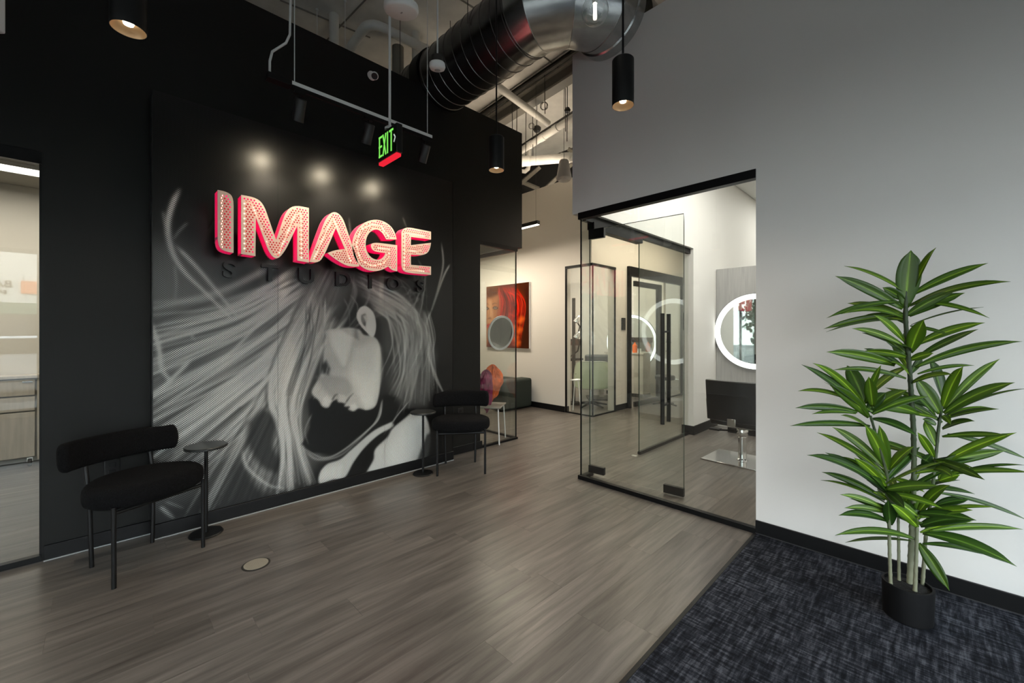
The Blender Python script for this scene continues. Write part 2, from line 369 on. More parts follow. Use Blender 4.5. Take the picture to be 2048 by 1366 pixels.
w = MB(); w.box(-9.7, -9.5, -3.6, 10.6, 0, 5.2); w.box(-9.5, 1.8, 12, 12.2, 0, 5.2); w.box(1.8, 2.0, 3.4, 12, 0, 5.2); struct(w, 'wall_outer', M['warm'])

# ------------------------------------------------------------------ glazing
def channel(name, mb, cnt=None): return struct(mb, name, M['frame'])
# near left window
f = struct(MB().box(XL-.05, XL-.003, -2.9, -.269, 2.424, 2.5).box(XL-.04, XL+.004, -2.9, -.269, 0, .035).box(XL-.05, XL-.01, -.281, -.268, .03, 2.43), 'window_3', M['frame'])
BX(XL-.030, XL-.018, -2.9, -.28, .03, 2.43).build('pane', M['glass'], f)
# far left glazed corner
f = struct(MB().box(XL-.045, XL-.001, 3.22, 3.86, 2.45, 2.5).box(XL-.04, XL+.003, 3.22, 3.86, 0, .024)
           .box(-5.0, XL-.02, 3.83, 3.872, 2.45, 2.5).box(-5.0, XL-.02, 3.83, 3.866, 0, .024).box(XL-.026, XL-.014, 3.838, 3.852, .02, 2.46)
           .box(-5.06, -5.0, 3.82, 3.88, 0, 2.5), 'window_4', M['frame'])
BX(XL-.026, XL-.014, 3.225, 3.836, .024, 2.45).build('pane', M['glass'], f)
BX(-5.0, XL-.03, 3.842, 3.852, .024, 2.45).build('pane', M['glass'], f)
struct(BX(-5.25, -5.06, 3.80, 3.90, 0, 2.5), 'wall_corner_pier', M['warm'])
struct(BX(-6.86, XL-.14, 3.80, 3.94, 2.5, 4.0), 'wall_corner_header', M['warm'])
# studio one glass front and return
f = struct(MB().box(XS-.02, -.869, YR-.01, YR+.05, 2.468, 2.53).box(XS-.02, -.869, YR-.012, YR+.03, 0, .036)
           .box(XS-.02, XS+.03, YR+.03, 3.405, 0, .03).box(XS-.02, XS+.03, YR+.05, 5.70, 2.462, 2.53).box(XS-.035, XS+.045, 3.395, 4.352, 2.40, 2.468)
           .box(XS-.016, XS+.016, 4.346, 5.70, 0, .034).box(XS-.006, XS+.006, YR+.008, YR+.018, .03, 2.47), 'window_5', M['frame'])
BX(XS+.008, -.869, YR+.008, YR+.018, .034, 2.47).build('pane', M['glass'], f)
BX(XS-.005, XS+.005, YR+.03, 3.385, .03, 2.465).build('pane', M['glass'], f)
BX(XS-.005, XS+.005, 4.352, 5.69, .034, 2.465).build('pane', M['glass'], f)
for yy in (3.385, 4.348, 3.226): pass
MB().box(XS-.005, XS+.005, 3.385, 3.388, .03, 2.465).box(XS-.005, XS+.005, 4.347, 4.352, .034, 2.465).build('glass_edge', M['glass_edge'], f)
# the open glass door of studio one
dx, dy = .86, .085; da = math.atan2(dy, dx); L = math.hypot(dx, dy)+.03
dr = tag(bpy.data.objects.new('door_1', None), kind='structure'); C.objects.link(dr); dr.location = (XS-.005, 3.392, 0); dr.rotation_euler = (0, 0, da)
BX(0, L, -.005, .005, .012, 2.395).build('pane', M['glass'], dr, local=True)
MB().box(L-.003, L, -.006, .006, .012, 2.395).box(0, L, -.006, .006, 2.392, 2.395).build('glass_edge', M['glass_edge'], dr, local=True)
for x0, x1, z0, z1 in ((-.005, .16, .03, .10), (L-.17, L, .012, .082), (-.005, .16, 2.30, 2.395)):
    BX(x0, x1, -.018, .018, z0, z1).build('patch_fitting', M['frame'], dr, local=True, bevel=.002)
for sy in (-1, 1):
    h = MB().tube([(L-.155, sy*.075, .612), (L-.155, sy*.075, 1.556)], .0175, 16)
    h.tube([(L-.155, 0, .77), (L-.155, sy*.075, .77)], .009, 10).tube([(L-.155, 0, 1.40), (L-.155, sy*.075, 1.40)], .009, 10)
    h.build('handle', M['matteblack'], dr, local=True)
MB().box(-.01, .03, -.03, .03, 0, .012).build('pivot', M['chrome'], dr, local=True)
solo(BX(-2.40, -2.34, 4.235, 4.285, 0, .004), 'floor_strike', M['chrome'], 'small metal door strike plate set in the floor inside the glass entrance', 'strike plate')
# cubicle two
f = struct(MB().box(-4.49, -3.93, 5.70, 5.76, 2.49, 2.53).box(-4.49, -3.93, 5.715, 5.745, 0, .02).box(-3.96, -3.92, 5.70, 6.42, 2.49, 2.53)
           .box(-3.955, -3.925, 5.72, 6.42, 0, .02).box(-3.946, -3.928, 5.722, 5.74, .0, 2.5).box(-4.50, -4.475, 5.715, 5.745, 0, 2.5).box(-3.955, -3.93, 6.405, 6.425, 0, 2.5), 'window_6', M['frame'])
BX(-4.48, -3.95, 5.726, 5.734, .02, 2.49).build('pane', M['glass'], f)
BX(-3.942, -3.934, 5.74, 6.405, .02, 2.49).build('pane', M['glass'], f)
# glazed room three along the corridor
f = struct(MB().box(-3.96, -3.90, 6.84, 9.40, 2.50, 2.60).box(-3.97, -3.89, 6.84, 6.90, 0, 2.5).box(-3.97, -3.89, 9.16, 9.40, 0, 2.5).box(-3.96, -3.90, 6.84, 9.4, 2.42, 2.5).box(-3.955, -3.925, 8.1, 9.3, 0, .03), 'window_7', M['frame'])
BX(-3.942, -3.934, 8.1, 9.25, .03, 2.50).build('pane', M['glass'], f)
d2 = tag(bpy.data.objects.new('door_2', None), kind='structure'); C.objects.link(d2); d2.location = (-3.93, 8.06, 0)
MB().box(-.03, .03, -.08, .06, 0, 2.35).box(-.02, .02, -.06, -1.0, 2.25, 2.35).box(-.02, .02, -.06, -1.0, 0, .09).build('door_frame', M['frame'], d2, local=True)
BX(-.004, .004, -1.0, -.06, .09, 2.25).build('pane', M['glass'], d2, local=True)
# ------------------------------------------------------------------ lounge chairs and tables
def rounded_slab(mb, outline, z0, z1, r, rings=4):
    """a padded cushion: outline (ccw, list of xy) with a rolled edge"""
    n = len(outline); cx = sum(p[0] for p in outline)/n; cy = sum(p[1] for p in outline)/n
    prof = []
    for k in range(rings+1):
        a = PI/2*k/rings; prof.append((r*(1-math.sin(a)), z0+r*(1-math.cos(a))))
    for k in range(rings+1):
        a = PI/2*k/rings; prof.append((r*(1-math.cos(a)), z1-r*(1-math.sin(a))))
    v = []; f = []
    rad = [math.hypot(x-cx, y-cy) for x, y in outline]
    for ins, z in prof: v += [(cx+(x-cx)*(1-ins/rr), cy+(y-cy)*(1-ins/rr), z) for (x, y), rr in zip(outline, rad)]
    m = len(prof)
    for i in range(m-1): f += [(i*n+k, i*n+(k+1) % n, (i+1)*n+(k+1) % n, (i+1)*n+k) for k in range(n)]
    b = len(v); v += [(cx, cy, z0), (cx, cy, z1+.006)]
    f += [(b, (k+1) % n, k) for k in range(n)]+[(b+1, (m-1)*n+k, (m-1)*n+(k+1) % n) for k in range(n)]
    return mb.add(v, f)
def lounge_chair(label):
    t = thing('lounge_chair', label, 'chair', (0, 0, 0), 0, 'black lounge chairs by the mural')
    out = []
    for k in range(40):
        a = 2*PI*k/40; c_, s_ = math.cos(a), math.sin(a)
        x = .235*abs(c_)**.82*(1 if c_ > 0 else -1); y = (.292+(.0 if x > 0 else .0))*abs(s_)**.80*(1 if s_ > 0 else -1)
        if x < 0: y *= 1-.22*(-x/.235)
        out.append((x+.02, y))
    rounded_slab(MB(), out, .415, .535, .045).build('seat', M['boucle'], t, local=True, smooth=60)
    # curved back cushion
    b = MB(); n = 34; ring = 18; V = []; F = []
    for i in range(n+1):
        s = math.sin((-1+2*i/n)*PI/2); s = .5*s+.5*(-1+2*i/n); e = max(0.0, (abs(s)-.84)/.16); sh = math.sqrt(max(0.03, 1-e*e))
        y = .298*math.sin(s*1.25)/math.sin(1.25); x = -.265+.135*(1-math.cos(s*1.25))/(1-math.cos(1.25))*.72
        ang = s*.55
        for k in range(ring):
            a = 2*PI*k/ring; cx_ = .036*abs(math.cos(a))**.7*(1 if math.cos(a) > 0 else -1)*sh; cz = .082*abs(math.sin(a))**.6*(1 if math.sin(a) > 0 else -1)*sh
            V.append((x+cx_*math.cos(ang)-cz*.10, y-cx_*math.sin(ang), .680+cz))
    for i in range(n): F += [(i*ring+k, i*ring+(k+1) % ring, (i+1)*ring+(k+1) % ring, (i+1)*ring+k) for k in range(ring)]
    F += [tuple(range(ring-1, -1, -1)), tuple(n*ring+k for k in range(ring))]
    b.add(V, F).build('backrest', M['boucle'], t, local=True, smooth=70)
    for sy in (-1, 1):
        MB().tube([(.19, sy*.232, 0), (.188, sy*.232, .44)], .0112, 14).build('leg', M['powder'], t, local=True)
        MB().tube([(-.19, sy*.155, 0), (-.195, sy*.165, .42), (-.235, sy*.165, .60), (-.25, sy*.165, .66)], .0112, 14).build('leg', M['powder'], t, local=True)
    MB().tube([(.18, -.232, .405), (.18, .232, .405)], .011, 10).tube([(-.19, -.16, .405), (-.19, .16, .405)], .011, 10).tube([(.18, 0, .405), (-.19, 0, .405)], .011, 10).build('seat_frame', M['powder'], t, local=True)
    return t
ch1 = lounge_chair('black boucle lounge chair beside the near small round table, in front of the office glass')
ch1.location = (-3.405, .170, 0); ch1.rotation_euler = (0, 0, math.radians(24.9))
copy_tree(ch1, (-3.395, 2.605, 0), math.radians(-36.2), 'black boucle lounge chair at the far end of the mural, beside the glazed corner')
def side_table(x, y, label):
    t = thing('side_table', label, 'table', (x, y, 0), 0, 'small round pedestal tables by the mural')
    MB().lathe([(0, .596), (.120, .596), (.125, .600), (.125, .610), (.121, .614), (0, .614)], n=48).build('tabletop', M['tabletop'], t, local=True)
    MB().lathe([(0, .0), (.098, .0), (.100, .004), (.094, .012), (0, .014)], n=40).build('base', M['powder'], t, local=True)
    MB().tube([(0, 0, .01), (0, 0, .598)], .0115, 16).build('pole', M['powder'], t, local=True)
    return t
side_table(-3.540, .506, 'small round black pedestal table beside the near lounge chair')
side_table(-3.535, 2.245, 'small round black pedestal table beside the far lounge chair')
# floor box cover
t = thing('floor_drain', 'round ribbed metal floor box cover set in the wood floor', 'floor box', (-2.86, .653, 0))
MB().lathe([(0, 0), (.075, 0), (.075, .002), (.066, .0035), (0, .0035)], n=40).build('ring', mat('dark_bronze', (.05, .045, .04), .4, metal=.5), t, local=True)
m = MB()
for k in range(-7, 8):
    y = k*.0082; h = math.sqrt(max(0, .063**2-y*y)); m.box(-h, h, y-.0026, y+.0026, .003, .0052)
m.lathe([(0, .003), (.064, .003), (.064, .0042), (0, .0042)], n=40).build('ribbed_cover', mat('beige_metal', (.42, .38, .30), .4, metal=.3), t, local=True)
# wall sockets
for y, z, lab in ((.040, .495, 'black socket on the wall behind the near lounge chair'), (2.92, .465, 'black socket on the wall behind the far lounge chair')):
    t = thing('wall_socket', lab, 'socket', (XL, y, z))
    BX(0, .008, -.038, .038, -.06, .06).build('plate', M['signblack'], t, local=True, bevel=.003)
    for dz in (-.024, .024): BX(.007, .011, -.017, .017, dz-.015, dz+.015).build('outlet', M['trim'], t, local=True, bevel=.003)

# ------------------------------------------------------------------ pendant lamps, track, sign, detectors
def pendant(loc, ztop, label):
    x, y, z0 = loc
    t = thing('pendant_lamp', label, 'lamp', (x, y, z0), 0, 'black cylinder pendants')
    MB().lathe([(.0545, .002), (.0555, 0), (.0565, .003), (.0565, .24), (.052, .245), (0, .245)], n=40).build('shade', M['matteblack'], t, local=True)
    MB().lathe([(.0545, .001), (.050, .012), (.040, .022), (.028, .029), (0, .032)], n=36).build('reflector', M['reflector'], t, local=True, smooth=60)
    MB().lathe([(0, .021), (.016, .021), (.018, .030), (0, .031)], n=24).build('led', M['warmled'], t, local=True)
    MB().tube([(0, 0, .24), (0, 0, ztop-z0)], .006, 10).build('rod', M['matteblack'], t, local=True)
    lamp('pendant_light', 'SPOT', (x, y, z0-.004), 30, (1, .80, .58), spot_size=math.radians(150), spot_blend=1, shadow_soft_size=.03)
    return t
pendant((-1.157, 1.962, 2.596), 5.2, 'black cylinder pendant lamp in front of the upper white wall')
pendant((-2.27, 2.07, 2.592), 5.2, 'black cylinder pendant lamp hanging before the far end of the black wall')
pendant((-2.245, .07, 2.599), 5.2, 'black cylinder pendant lamp near the top left, showing its lit bronze mouth')
# track
XT, ZT = -3.15, 3.13
t = thing('track_light', 'suspended white lighting track in front of the black wall with black spotlights', 'track light', (XT, .92, ZT))
MB().box(XT-.012, XT+.012, .93, 2.09, ZT-.004, ZT+.022).build('rail', M['alu'], t, bevel=.002)
MB().box(XT-.011, XT+.011, .93, 2.09, ZT-.03, ZT-.005).build('lower_rail', M['matteblack'], t)
MB().box(XT-.035, XT+.035, .78, .93, ZT-.028, ZT+.012).build('feed_box', M['matteblack'], t, bevel=.003)
MB().box(XT-.012, XT+.012, .86, .92, ZT+.010, ZT+.024).build('connector', M['plastic'], t, bevel=.002)
for y in (.955, 2.045): MB().tube([(XT, y, ZT+.02), (XT, y, 5.2)], .0035, 8).build('hanger', M['conduit'], t)
MB().tube([(XT, .80, ZT+.01), (XT, .80, ZT+.10), (XT, .815, ZT+.17), (XT, .90, ZT+.27), (XT, .925, ZT+.34), (XT, .93, ZT+.6), (XT, .935, 5.2)], .008, 10).build('power_conduit', M['conduit'], t, smooth=80)
for y in (.99, 1.50, 2.02):
    hx = XT-.005
    hd = MB().box(hx-.016, hx+.016, y-.035, y+.035, ZT-.05, ZT-.03).tube([(hx, y, ZT-.04), (hx, y, ZT-.11)], .008, 10).build('spot_arm', M['matteblack'], t)
    d = Vector((-.50, .02, -.86)).normalized(); c0 = Vector((hx+.028, y, ZT-.09)); q = d.to_track_quat('Z', 'Y').to_matrix()
    s_ = MB().lathe([(0, 0), (.036, 0), (.038, .003), (.038, .150), (.034, .150), (.033, .135), (0, .13)], c=c0, n=32, rot=q).build('spot_head', mat('dark_bronze_black', (.02, .018, .018), .4) if y < 1 else bpy.data.materials['dark_bronze_black'], t)
    MB().lathe([(0, .131), (.028, .131), (.028, .134), (0, .134)], c=c0, n=24, rot=q).build('lens', M['lens'], t)
    p = c0+d*.155
    lamp('track_spot_light', 'SPOT', p, 52, (1, .86, .66), rot=d.to_track_quat('-Z', 'Y').to_euler(), spot_size=math.radians(72), spot_blend=1, shadow_soft_size=.028)
# exit sign
t = thing('exit_sign', 'black exit sign with green letters and a red light bar, hung before the track', 'sign', (-2.734, 1.44, 2.70))
def ef(a, b, c): return (-2.874+a, 1.437+c, 2.62+b)
MB().add([ef(a, b, c) for a in (0, .28) for c in (0, .045) for b in (.022, .222)], [(0, 1, 3, 2), (4, 6, 7, 5), (0, 4, 5, 1), (2, 3, 7, 6), (0, 2, 6, 4), (1, 5, 7, 3)]).build('housing', M['signblack'], t, bevel=.003)
MB().add([ef(a, b, c) for a in (0.01, .27) for c in (0.004, .041) for b in (.0, .021)], [(0, 1, 3, 2), (4, 6, 7, 5), (0, 4, 5, 1), (2, 3, 7, 6), (0, 2, 6, 4), (1, 5, 7, 3)]).build('light_bar', M['exitred'], t, bevel=.003, label='glowing red bottom bar')
def stroke_letters(strokes, name, m_, w, parent):
    for pts in strokes:
        mb = MB()
        for (a, b), (c, d) in zip(pts, pts[1:]):
            L_ = math.hypot(c-a, d-b) or 1; nx, ny = -(d-b)/L_*w/2, (c-a)/L_*w/2; ex, ey = (c-a)/L_*w*.0, (d-b)/L_*w*.0
            P = [(a-nx-ex, b-ny-ey), (c-nx+ex, d-ny+ey), (c+nx+ex, d+ny+ey), (a+nx-ex, b+ny-ey)]
            mb.prism(P, -.002, lambda x, y, z: ef(x, y, z-.0005))
        yield mb
EX = dict(E=[[(.033, .047), (.033, .200)], [(.023, .192), (.073, .192)], [(.023, .124), (.070, .124)], [(.023, .055), (.073, .055)]],
          X=[[(.085, .047), (.128, .200)], [(.128, .047), (.085, .200)]], I=[[(.153, .047), (.153, .200)]],
          T=[[(.206, .047), (.206, .200)], [(.178, .192), (.234, .192)]])
for L_ in 'EXIT':
    mb = MB()
    for q_ in stroke_letters(EX[L_], L_, None, .0135, None): mb.add(q_.v, q_.f)
    mb.build('letter', M['exitgreen'], t)
mb = MB()
for q_ in stroke_letters([[(.244, .150), (.262, .128)], [(.262, .128), (.244, .098)]], '', None, .008, None): mb.add(q_.v, q_.f)
mb.build('arrow', M['exitwhite'], t)
MB().lathe([(.035, 0), (.035, .016), (.016, .03), (0, .03)], c=(-2.734, 1.46, 2.842), n=24).tube([(-2.734, 1.46, 2.86), (-2.734, 1.46, 5.2)], .009, 12).build('mount', M['conduit'], t)
# ceiling disc, motion sensor, camera, globe bulb
t = thing('access_point', 'round white disc on a rod near the ceiling above the exit sign', 'ceiling disc', (-2.249, 1.278, 3.32))
rm = Matrix.Rotation(math.radians(7), 3, 'X') @ Matrix.Rotation(math.radians(7), 3, 'Y')
MB().lathe([(0, 0), (.088, 0), (.098, .006), (.102, .018), (.100, .040), (.085, .048), (0, .05)], n=48, rot=rm).build('body', M['plastic'], t, local=True, smooth=50)
MB().tube([(0, 0, .04), (0, 0, 1.88)], .005, 8).build('rod', M['conduit'], t, local=True)
MB().lathe([(0, -.0015), (.010, -.0015), (.010, .001), (0, .001)], n=16, rot=rm, sy=.5).build('badge', mat('light_grey_badge', (.4, .4, .4), .5), t, local=True)
t = thing('motion_sensor', 'round white motion sensor hanging on a thin rod beside the spiral duct', 'sensor', (-2.265, 1.547, 3.10))
MB().lathe([(0, 0), (.030, 0), (.046, .006), (.052, .020), (.050, .040), (.044, .046), (0, .046)], n=40, rot=rm).build('body', M['plastic'], t, local=True, smooth=50)
MB().lathe([(0, -.004), (.018, -.003), (.020, .003), (0, .003)], n=24, rot=rm).build('lens', mat('grey_lens', (.35, .35, .35), .3), t, local=True)
MB().lathe([(.030, .046), (.040, .05), (.040, .085), (.02, .095), (0, .095)], n=24).build('junction_box', M['rod'], t, local=True)
MB().tube([(0, 0, .09), (0, 0, 2.1)], .005, 8).build('rod', M['conduit'], t, local=True)
t = thing('security_camera', 'small white dome camera high on the black wall', 'camera', (-3.82,1.848,3.875))
MB().lathe([(.042, 0), (.042, .012), (.030, .03), (0, .032)], n=32, axis='X').build('base', M['plastic'], t, local=True)
q = Vector((.62, -.35, -.62)).normalized().to_track_quat('Z', 'Y').to_matrix()
MB().lathe([(0, -.034), (.024, -.026), (.034, -.008), (.036, .01), (.034, .020), (.029, .022)], c=(.045, .01, -.012), n=32, rot=q).build('eyeball', M['plastic'], t, local=True, smooth=60)
MB().lathe([(.029, .022), (.026, .024), (0, .02)], c=(.045, .01, -.012), n=32, rot=q).build('lens', M['signblack'], t, local=True)
t = thing('globe_bulb', 'clear glass globe bulb pendant at the top, in front of the steel duct', 'lamp', (-1.146, 1.687, 2.88))
pr = [(0, 0)]+[(.064*math.sin(a), .064-.064*math.cos(a)) for a in np.linspace(.2, 2.55, 16)]+[(.030, .135), (.022, .150), (.018, .155)]
MB().lathe(pr, n=40).build('glass_globe', glassmat('bulb_glass', (.96, .97, .96), .12), t, local=True, smooth=80)
MB().lathe([(0, .045), (.006, .047), (.008, .06), (.008, .095), (.005, .11), (.0, .112)], n=16).build('filament', emat('bulb_filament', (1, .93, .8), 14), t, local=True, smooth=80)
MB().lathe([(.010, .10), (.014, .12), (.020, .13), (0, .16)], n=20).build('stem', M['plastic'], t, local=True)
MB().lathe([(.020, .15), (.024, .155), (.024, .21), (.010, .225), (0, .226)], n=24).tube([(0, 0, .22), (0, 0, 2.32)], .003, 8).build('socket', M['matteblack'], t, local=True)
# small details up in the dark corner: far linear lamp and cone pendant
t = thing('linear_pendant', 'short black linear pendant lit along its underside, right of the black wall', 'lamp', (-4.25, 4.6, 3.0))
y0 = 4.6
BX(-5.3, -4.118, y0-.03, y0+.03, 2.995, 3.05).build('housing', M['matteblack'], t)
BX(-5.29, -4.125, y0-.024, y0+.024, 2.988, 2.996).build('diffuser', M['strip'], t)
MB().tube([(-4.17, y0, 3.05), (-4.17, y0, 5.2)], .0015, 6).tube([(-5.2, y0, 3.05), (-5.2, y0, 5.2)], .0015, 6).build('cable', M['rod'], t)
lamp('linear_pendant_light', 'AREA', (-4.7, y0, 2.98), 26, (1, .86, .68), shape='RECTANGLE', size=1.1, size_y=.05)
t = thing('pendant_speaker', 'grey cone shaped pendant hanging beside the upper white wall edge', 'pendant', (-4.065, 5.137, 3.76))
MB().lathe([(0, .012), (.085, 0), (.118, .03), (.120, .045), (.075, .30), (.060, .325), (0, .33)], n=36).build('body', mat('frosted_grey', (.42, .41, .40), .5), t, local=True, smooth=50)
MB().tube([(0, 0, .32), (0, 0, 1.44)], .004, 8).build('cable', M['rod'], t, local=True)

# ------------------------------------------------------------------ the lit sign
XF, XB = -3.44, -3.55
def rounded(P):
    """outline points (y, z, flag); flag 1 rounds that corner"""
    out = []; n = len(P)
    for i, p in enumerate(P):
        if len(p) > 2 and p[2]:
            A, B = P[i-1], P[(i+1) % n]
            ka = .5 if (len(A) > 2 and A[2]) else .8; kb = .5 if (len(B) > 2 and B[2]) else .8
            ka = min(ka, .06/max(1e-6, math.hypot(A[0]-p[0], A[1]-p[1]))) if ka == .8 else ka
            kb = min(kb, .06/max(1e-6, math.hypot(B[0]-p[0], B[1]-p[1]))) if kb == .8 else kb
            a = (p[0]+(A[0]-p[0])*ka, p[1]+(A[1]-p[1])*ka); b = (p[0]+(B[0]-p[0])*kb, p[1]+(B[1]-p[1])*kb)
            for k in range(5):
                t_ = k/4; out.append(tuple((1-t_)**2*u+2*t_*(1-t_)*v_+t_*t_*w_ for u, v_, w_ in zip(a, p[:2], b)))
        else: out.append((p[0], p[1]))
    res = []
    for p in out:
        if not res or math.hypot(p[0]-res[-1][0], p[1]-res[-1][1]) > .0015: res.append(p)
    if math.hypot(res[0][0]-res[-1][0], res[0][1]-res[-1][1]) < .0015: res.pop()
    return res
def perforate(outline, pitch, r, border, sides=6, extra=()):
    """triangles of a sheet with real holes; returns 2-D verts and faces"""
    P = np.array(outline); Q = np.roll(P, -1, 0)
    def inside(x, y):
        c_ = ((P[:, 1] > y) != (Q[:, 1] > y)); xi = P[:, 0]+(y-P[:, 1])/(Q[:, 1]-P[:, 1]+1e-15)*(Q[:, 0]-P[:, 0]); return (c_ & (x < xi)).sum() % 2 == 1
    def dist(x, y):
        D = Q-P; t_ = np.clip(((x-P[:, 0])*D[:, 0]+(y-P[:, 1])*D[:, 1])/((D**2).sum(1)+1e-12), 0, 1)
        return np.hypot(x-P[:, 0]-t_*D[:, 0], y-P[:, 1]-t_*D[:, 1]).min()
    V = [tuple(p) for p in outline]; n = len(V); E = [(i, (i+1) % n) for i in range(n)]; H = []
    x0, y0_ = P.min(0); x1, y1 = P.max(0); row = 0; y = y0_+border+r
    while y < y1:
        x = x0+(pitch/2 if row % 2 else 0)
        while x < x1:
            if inside(x, y) and dist(x, y) > border+r:
                b = len(V); V += [(x+r*math.cos(2*PI*k/sides+PI/6), y+r*math.sin(2*PI*k/sides+PI/6)) for k in range(sides)]
                E += [(b+k, b+(k+1) % sides) for k in range(sides)]; H.append((x, y))
            x += pitch
        y += pitch*.866; row += 1
    ov, _, of, *_r = delaunay_2d_cdt([Vector(v) for v in V], E, [], 0, 1e-6)
    Hs = np.array(H) if H else np.zeros((0, 2)); F = []
    for f in of:
        cx_, cy_ = sum(ov[i][0] for i in f)/len(f), sum(ov[i][1] for i in f)/len(f)
        if not inside(cx_, cy_): continue
        if len(Hs) and np.hypot(Hs[:, 0]-cx_, Hs[:, 1]-cy_).min() < r*.80: continue
        F.append(tuple(f))
    return [(v[0], v[1]) for v in ov], F
IMG = dict(
 I=[(0.555,2.371),(0.608,2.372,1),(0.648,2.344,1),(0.648,1.952),(0.593,1.954,1),(0.556,1.988,1)],
 M=[(0.693,2.369),(0.786,2.371,1),(0.835,2.331,1),(0.916,2.084),(0.982,2.311,1),(1.04,2.372,1),(1.148,2.371),(1.148,1.942),(1.063,1.948),(1.063,2.217),(0.978,2.011,1),(0.924,1.935,1),(0.873,1.972,1),(0.784,2.226),(0.782,1.946),(0.693,1.95)],
 A=[(1.151,1.949),(1.277,2.317,1),(1.339,2.391,1),(1.411,2.356,1),(1.556,1.958),(1.479,1.941,1),(1.38,1.976,1),(1.289,2.035),(1.353,2.073,1),(1.432,2.087),(1.357,2.249),(1.266,2.017,1),(1.22,1.944,1)],
 G=[(1.907,2.243),(1.879,2.333,1),(1.791,2.386,1),(1.688,2.388,1),(1.574,2.326,1),(1.505,2.218,1),(1.487,2.109,1),(1.522,1.993,1),(1.619,1.927,1),(1.743,1.934,1),(1.822,1.987),(1.857,1.952,1),(1.912,1.951),(1.912,2.19),(1.704,2.184,1),(1.654,2.165,1),(1.669,2.109,1),(1.735,2.1,1),(1.796,2.105),(1.78,2.061,1),(1.719,2.026,1),(1.645,2.051,1),(1.605,2.133,1),(1.623,2.238,1),(1.685,2.299,1),(1.754,2.299,1),(1.803,2.226)],
 E=[(1.954,2.315),(1.981,2.369,1),(2.073,2.375),(2.275,2.375),(2.275,2.298),(2.054,2.289),(2.052,2.211),(2.275,2.267),(2.263,2.19,1),(2.202,2.136,1),(2.052,2.122),(2.054,2.027),(2.275,2.036),(2.275,1.953),(2.037,1.948,1),(1.955,1.962,1)])
SK = dict(
 I=[[(0.586,2.353),(0.586,1.969)]], M=[[(0.721,1.964),(0.721,2.336),(0.765,2.334),(0.896,1.975),(0.941,1.987),(1.058,2.307),(1.1,2.329),(1.104,1.963)]],
 A=[[(1.194,1.974),(1.339,2.329),(1.353,2.331),(1.5,1.99)]], G=[[(1.849,2.259),(1.767,2.351),(1.688,2.347),(1.581,2.281),(1.544,2.146),(1.581,2.021),(1.688,1.978),(1.8,2.018),(1.849,2.084),(1.849,2.153),(1.735,2.144)]],
 E=[[(2.221,2.327),(2.011,2.325),(2.002,1.979),(2.221,1.986)], [(2.011,2.155),(2.183,2.179)]])
sign = thing('channel_letter_sign', 'lit cream perforated letters IMAGE with pink glow coloured onto their sides, standing off the black mural', 'sign', (XB, 1.4, 2.2))
for ch in 'IMAGE':
    o2 = rounded(IMG[ch])
    ar = sum(a[0]*b[1]-b[0]*a[1] for a, b in zip(o2, o2[1:]+o2[:1]))
    if ar < 0: o2 = o2[::-1]
    v, f = perforate(o2, .0205, .0062, .008)
    # the front face and its standing rim in one sheet
    mb = MB().add([(XF, a, b) for a, b in v], f)
    let = mb.build('letter', M['whiteletter'], sign, smooth=0)
    # returns, perforated with diamond holes
    cum = [0.0]
    for a, b in zip(o2, o2[1:]+o2[:1]): cum.append(cum[-1]+math.hypot(b[0]-a[0], b[1]-a[1]))
    def at_s(s_):
        s_ = min(max(s_, 0), cum[-1]-1e-9); i = max(j for j in range(len(o2)) if cum[j] <= s_+1e-9); a, b = o2[i], o2[(i+1) % len(o2)]
        k = (s_-cum[i])/max(1e-9, cum[i+1]-cum[i]); return (a[0]+(b[0]-a[0])*k, a[1]+(b[1]-a[1])*k)
    D_ = XF-XB; rect = [(0, 0)]+[(c_, 0) for c_ in cum[1:-1]]+[(cum[-1], 0), (cum[-1], D_)]+[(c_, D_) for c_ in cum[1:-1][::-1]]+[(0, D_)]
    v, f = perforate(rect, .0165, .0072, .0018, 4)
    MB().add([(XB+b, *at_s(a)) for a, b in v], f).build('return', M['glowreturn'], let, smooth=0)
    # added glowing liner, stand-in for neon spill, just inside the returns, red back, neon tube
    cx_ = sum(p[0] for p in o2)/len(o2); n = len(o2); ins = []
    for i in range(n):
        a, p, b = Vector(o2[i-1]), Vector(o2[i]), Vector(o2[(i+1) % n]); e1 = (p-a).normalized(); e2 = (b-p).normalized(); nn = Vector((-(e1+e2).y, (e1+e2).x))
        nn = nn.normalized() if nn.length > 1e-6 else Vector((-e1.y, e1.x)); ins.append(p+nn*.003)
    MB().add([(x_, *p) for x_ in (XB+.001, XF-.002) for p in ins], [(k, (k+1) % n, n+(k+1) % n, n+k) for k in range(n)]).build('liner', M['glow_liner'], let, smooth=0)
    v, f = perforate(o2, 9, .001, 9)
    MB().add([(XB, a, b) for a, b in v], f).build('back_plate', M['redback'], let, smooth=0)
    mb = MB()
    for pl in SK[ch]: mb.tube([(XF-.035, a, b) for a, b in pl], .0055, 8)
    mb.build('neon_tube', M['neon'], let, smooth=60)
    for (a, b) in (o2[0], o2[len(o2)//2]): pass
    st = MB(); ys = [p[0] for p in o2]; zs = [p[1] for p in o2]
    q_ = at_s(cum[-1]*.02); q2 = at_s(cum[-1]*.55)
    for (a, b) in (q_, q2):
        c_ = Vector(((a+ (min(ys)+max(ys))/2*.0)/1, b)); st.tube([(XM, a+(.02 if a < (min(ys)+max(ys))/2 else -.02), b+(.02 if b < (min(zs)+max(zs))/2 else -.02)), (XB+.01, a+(.02 if a < (min(ys)+max(ys))/2 else -.02), b+(.02 if b < (min(zs)+max(zs))/2 else -.02))], .005, 8)
    st.build('standoff', M['matteblack'], let)
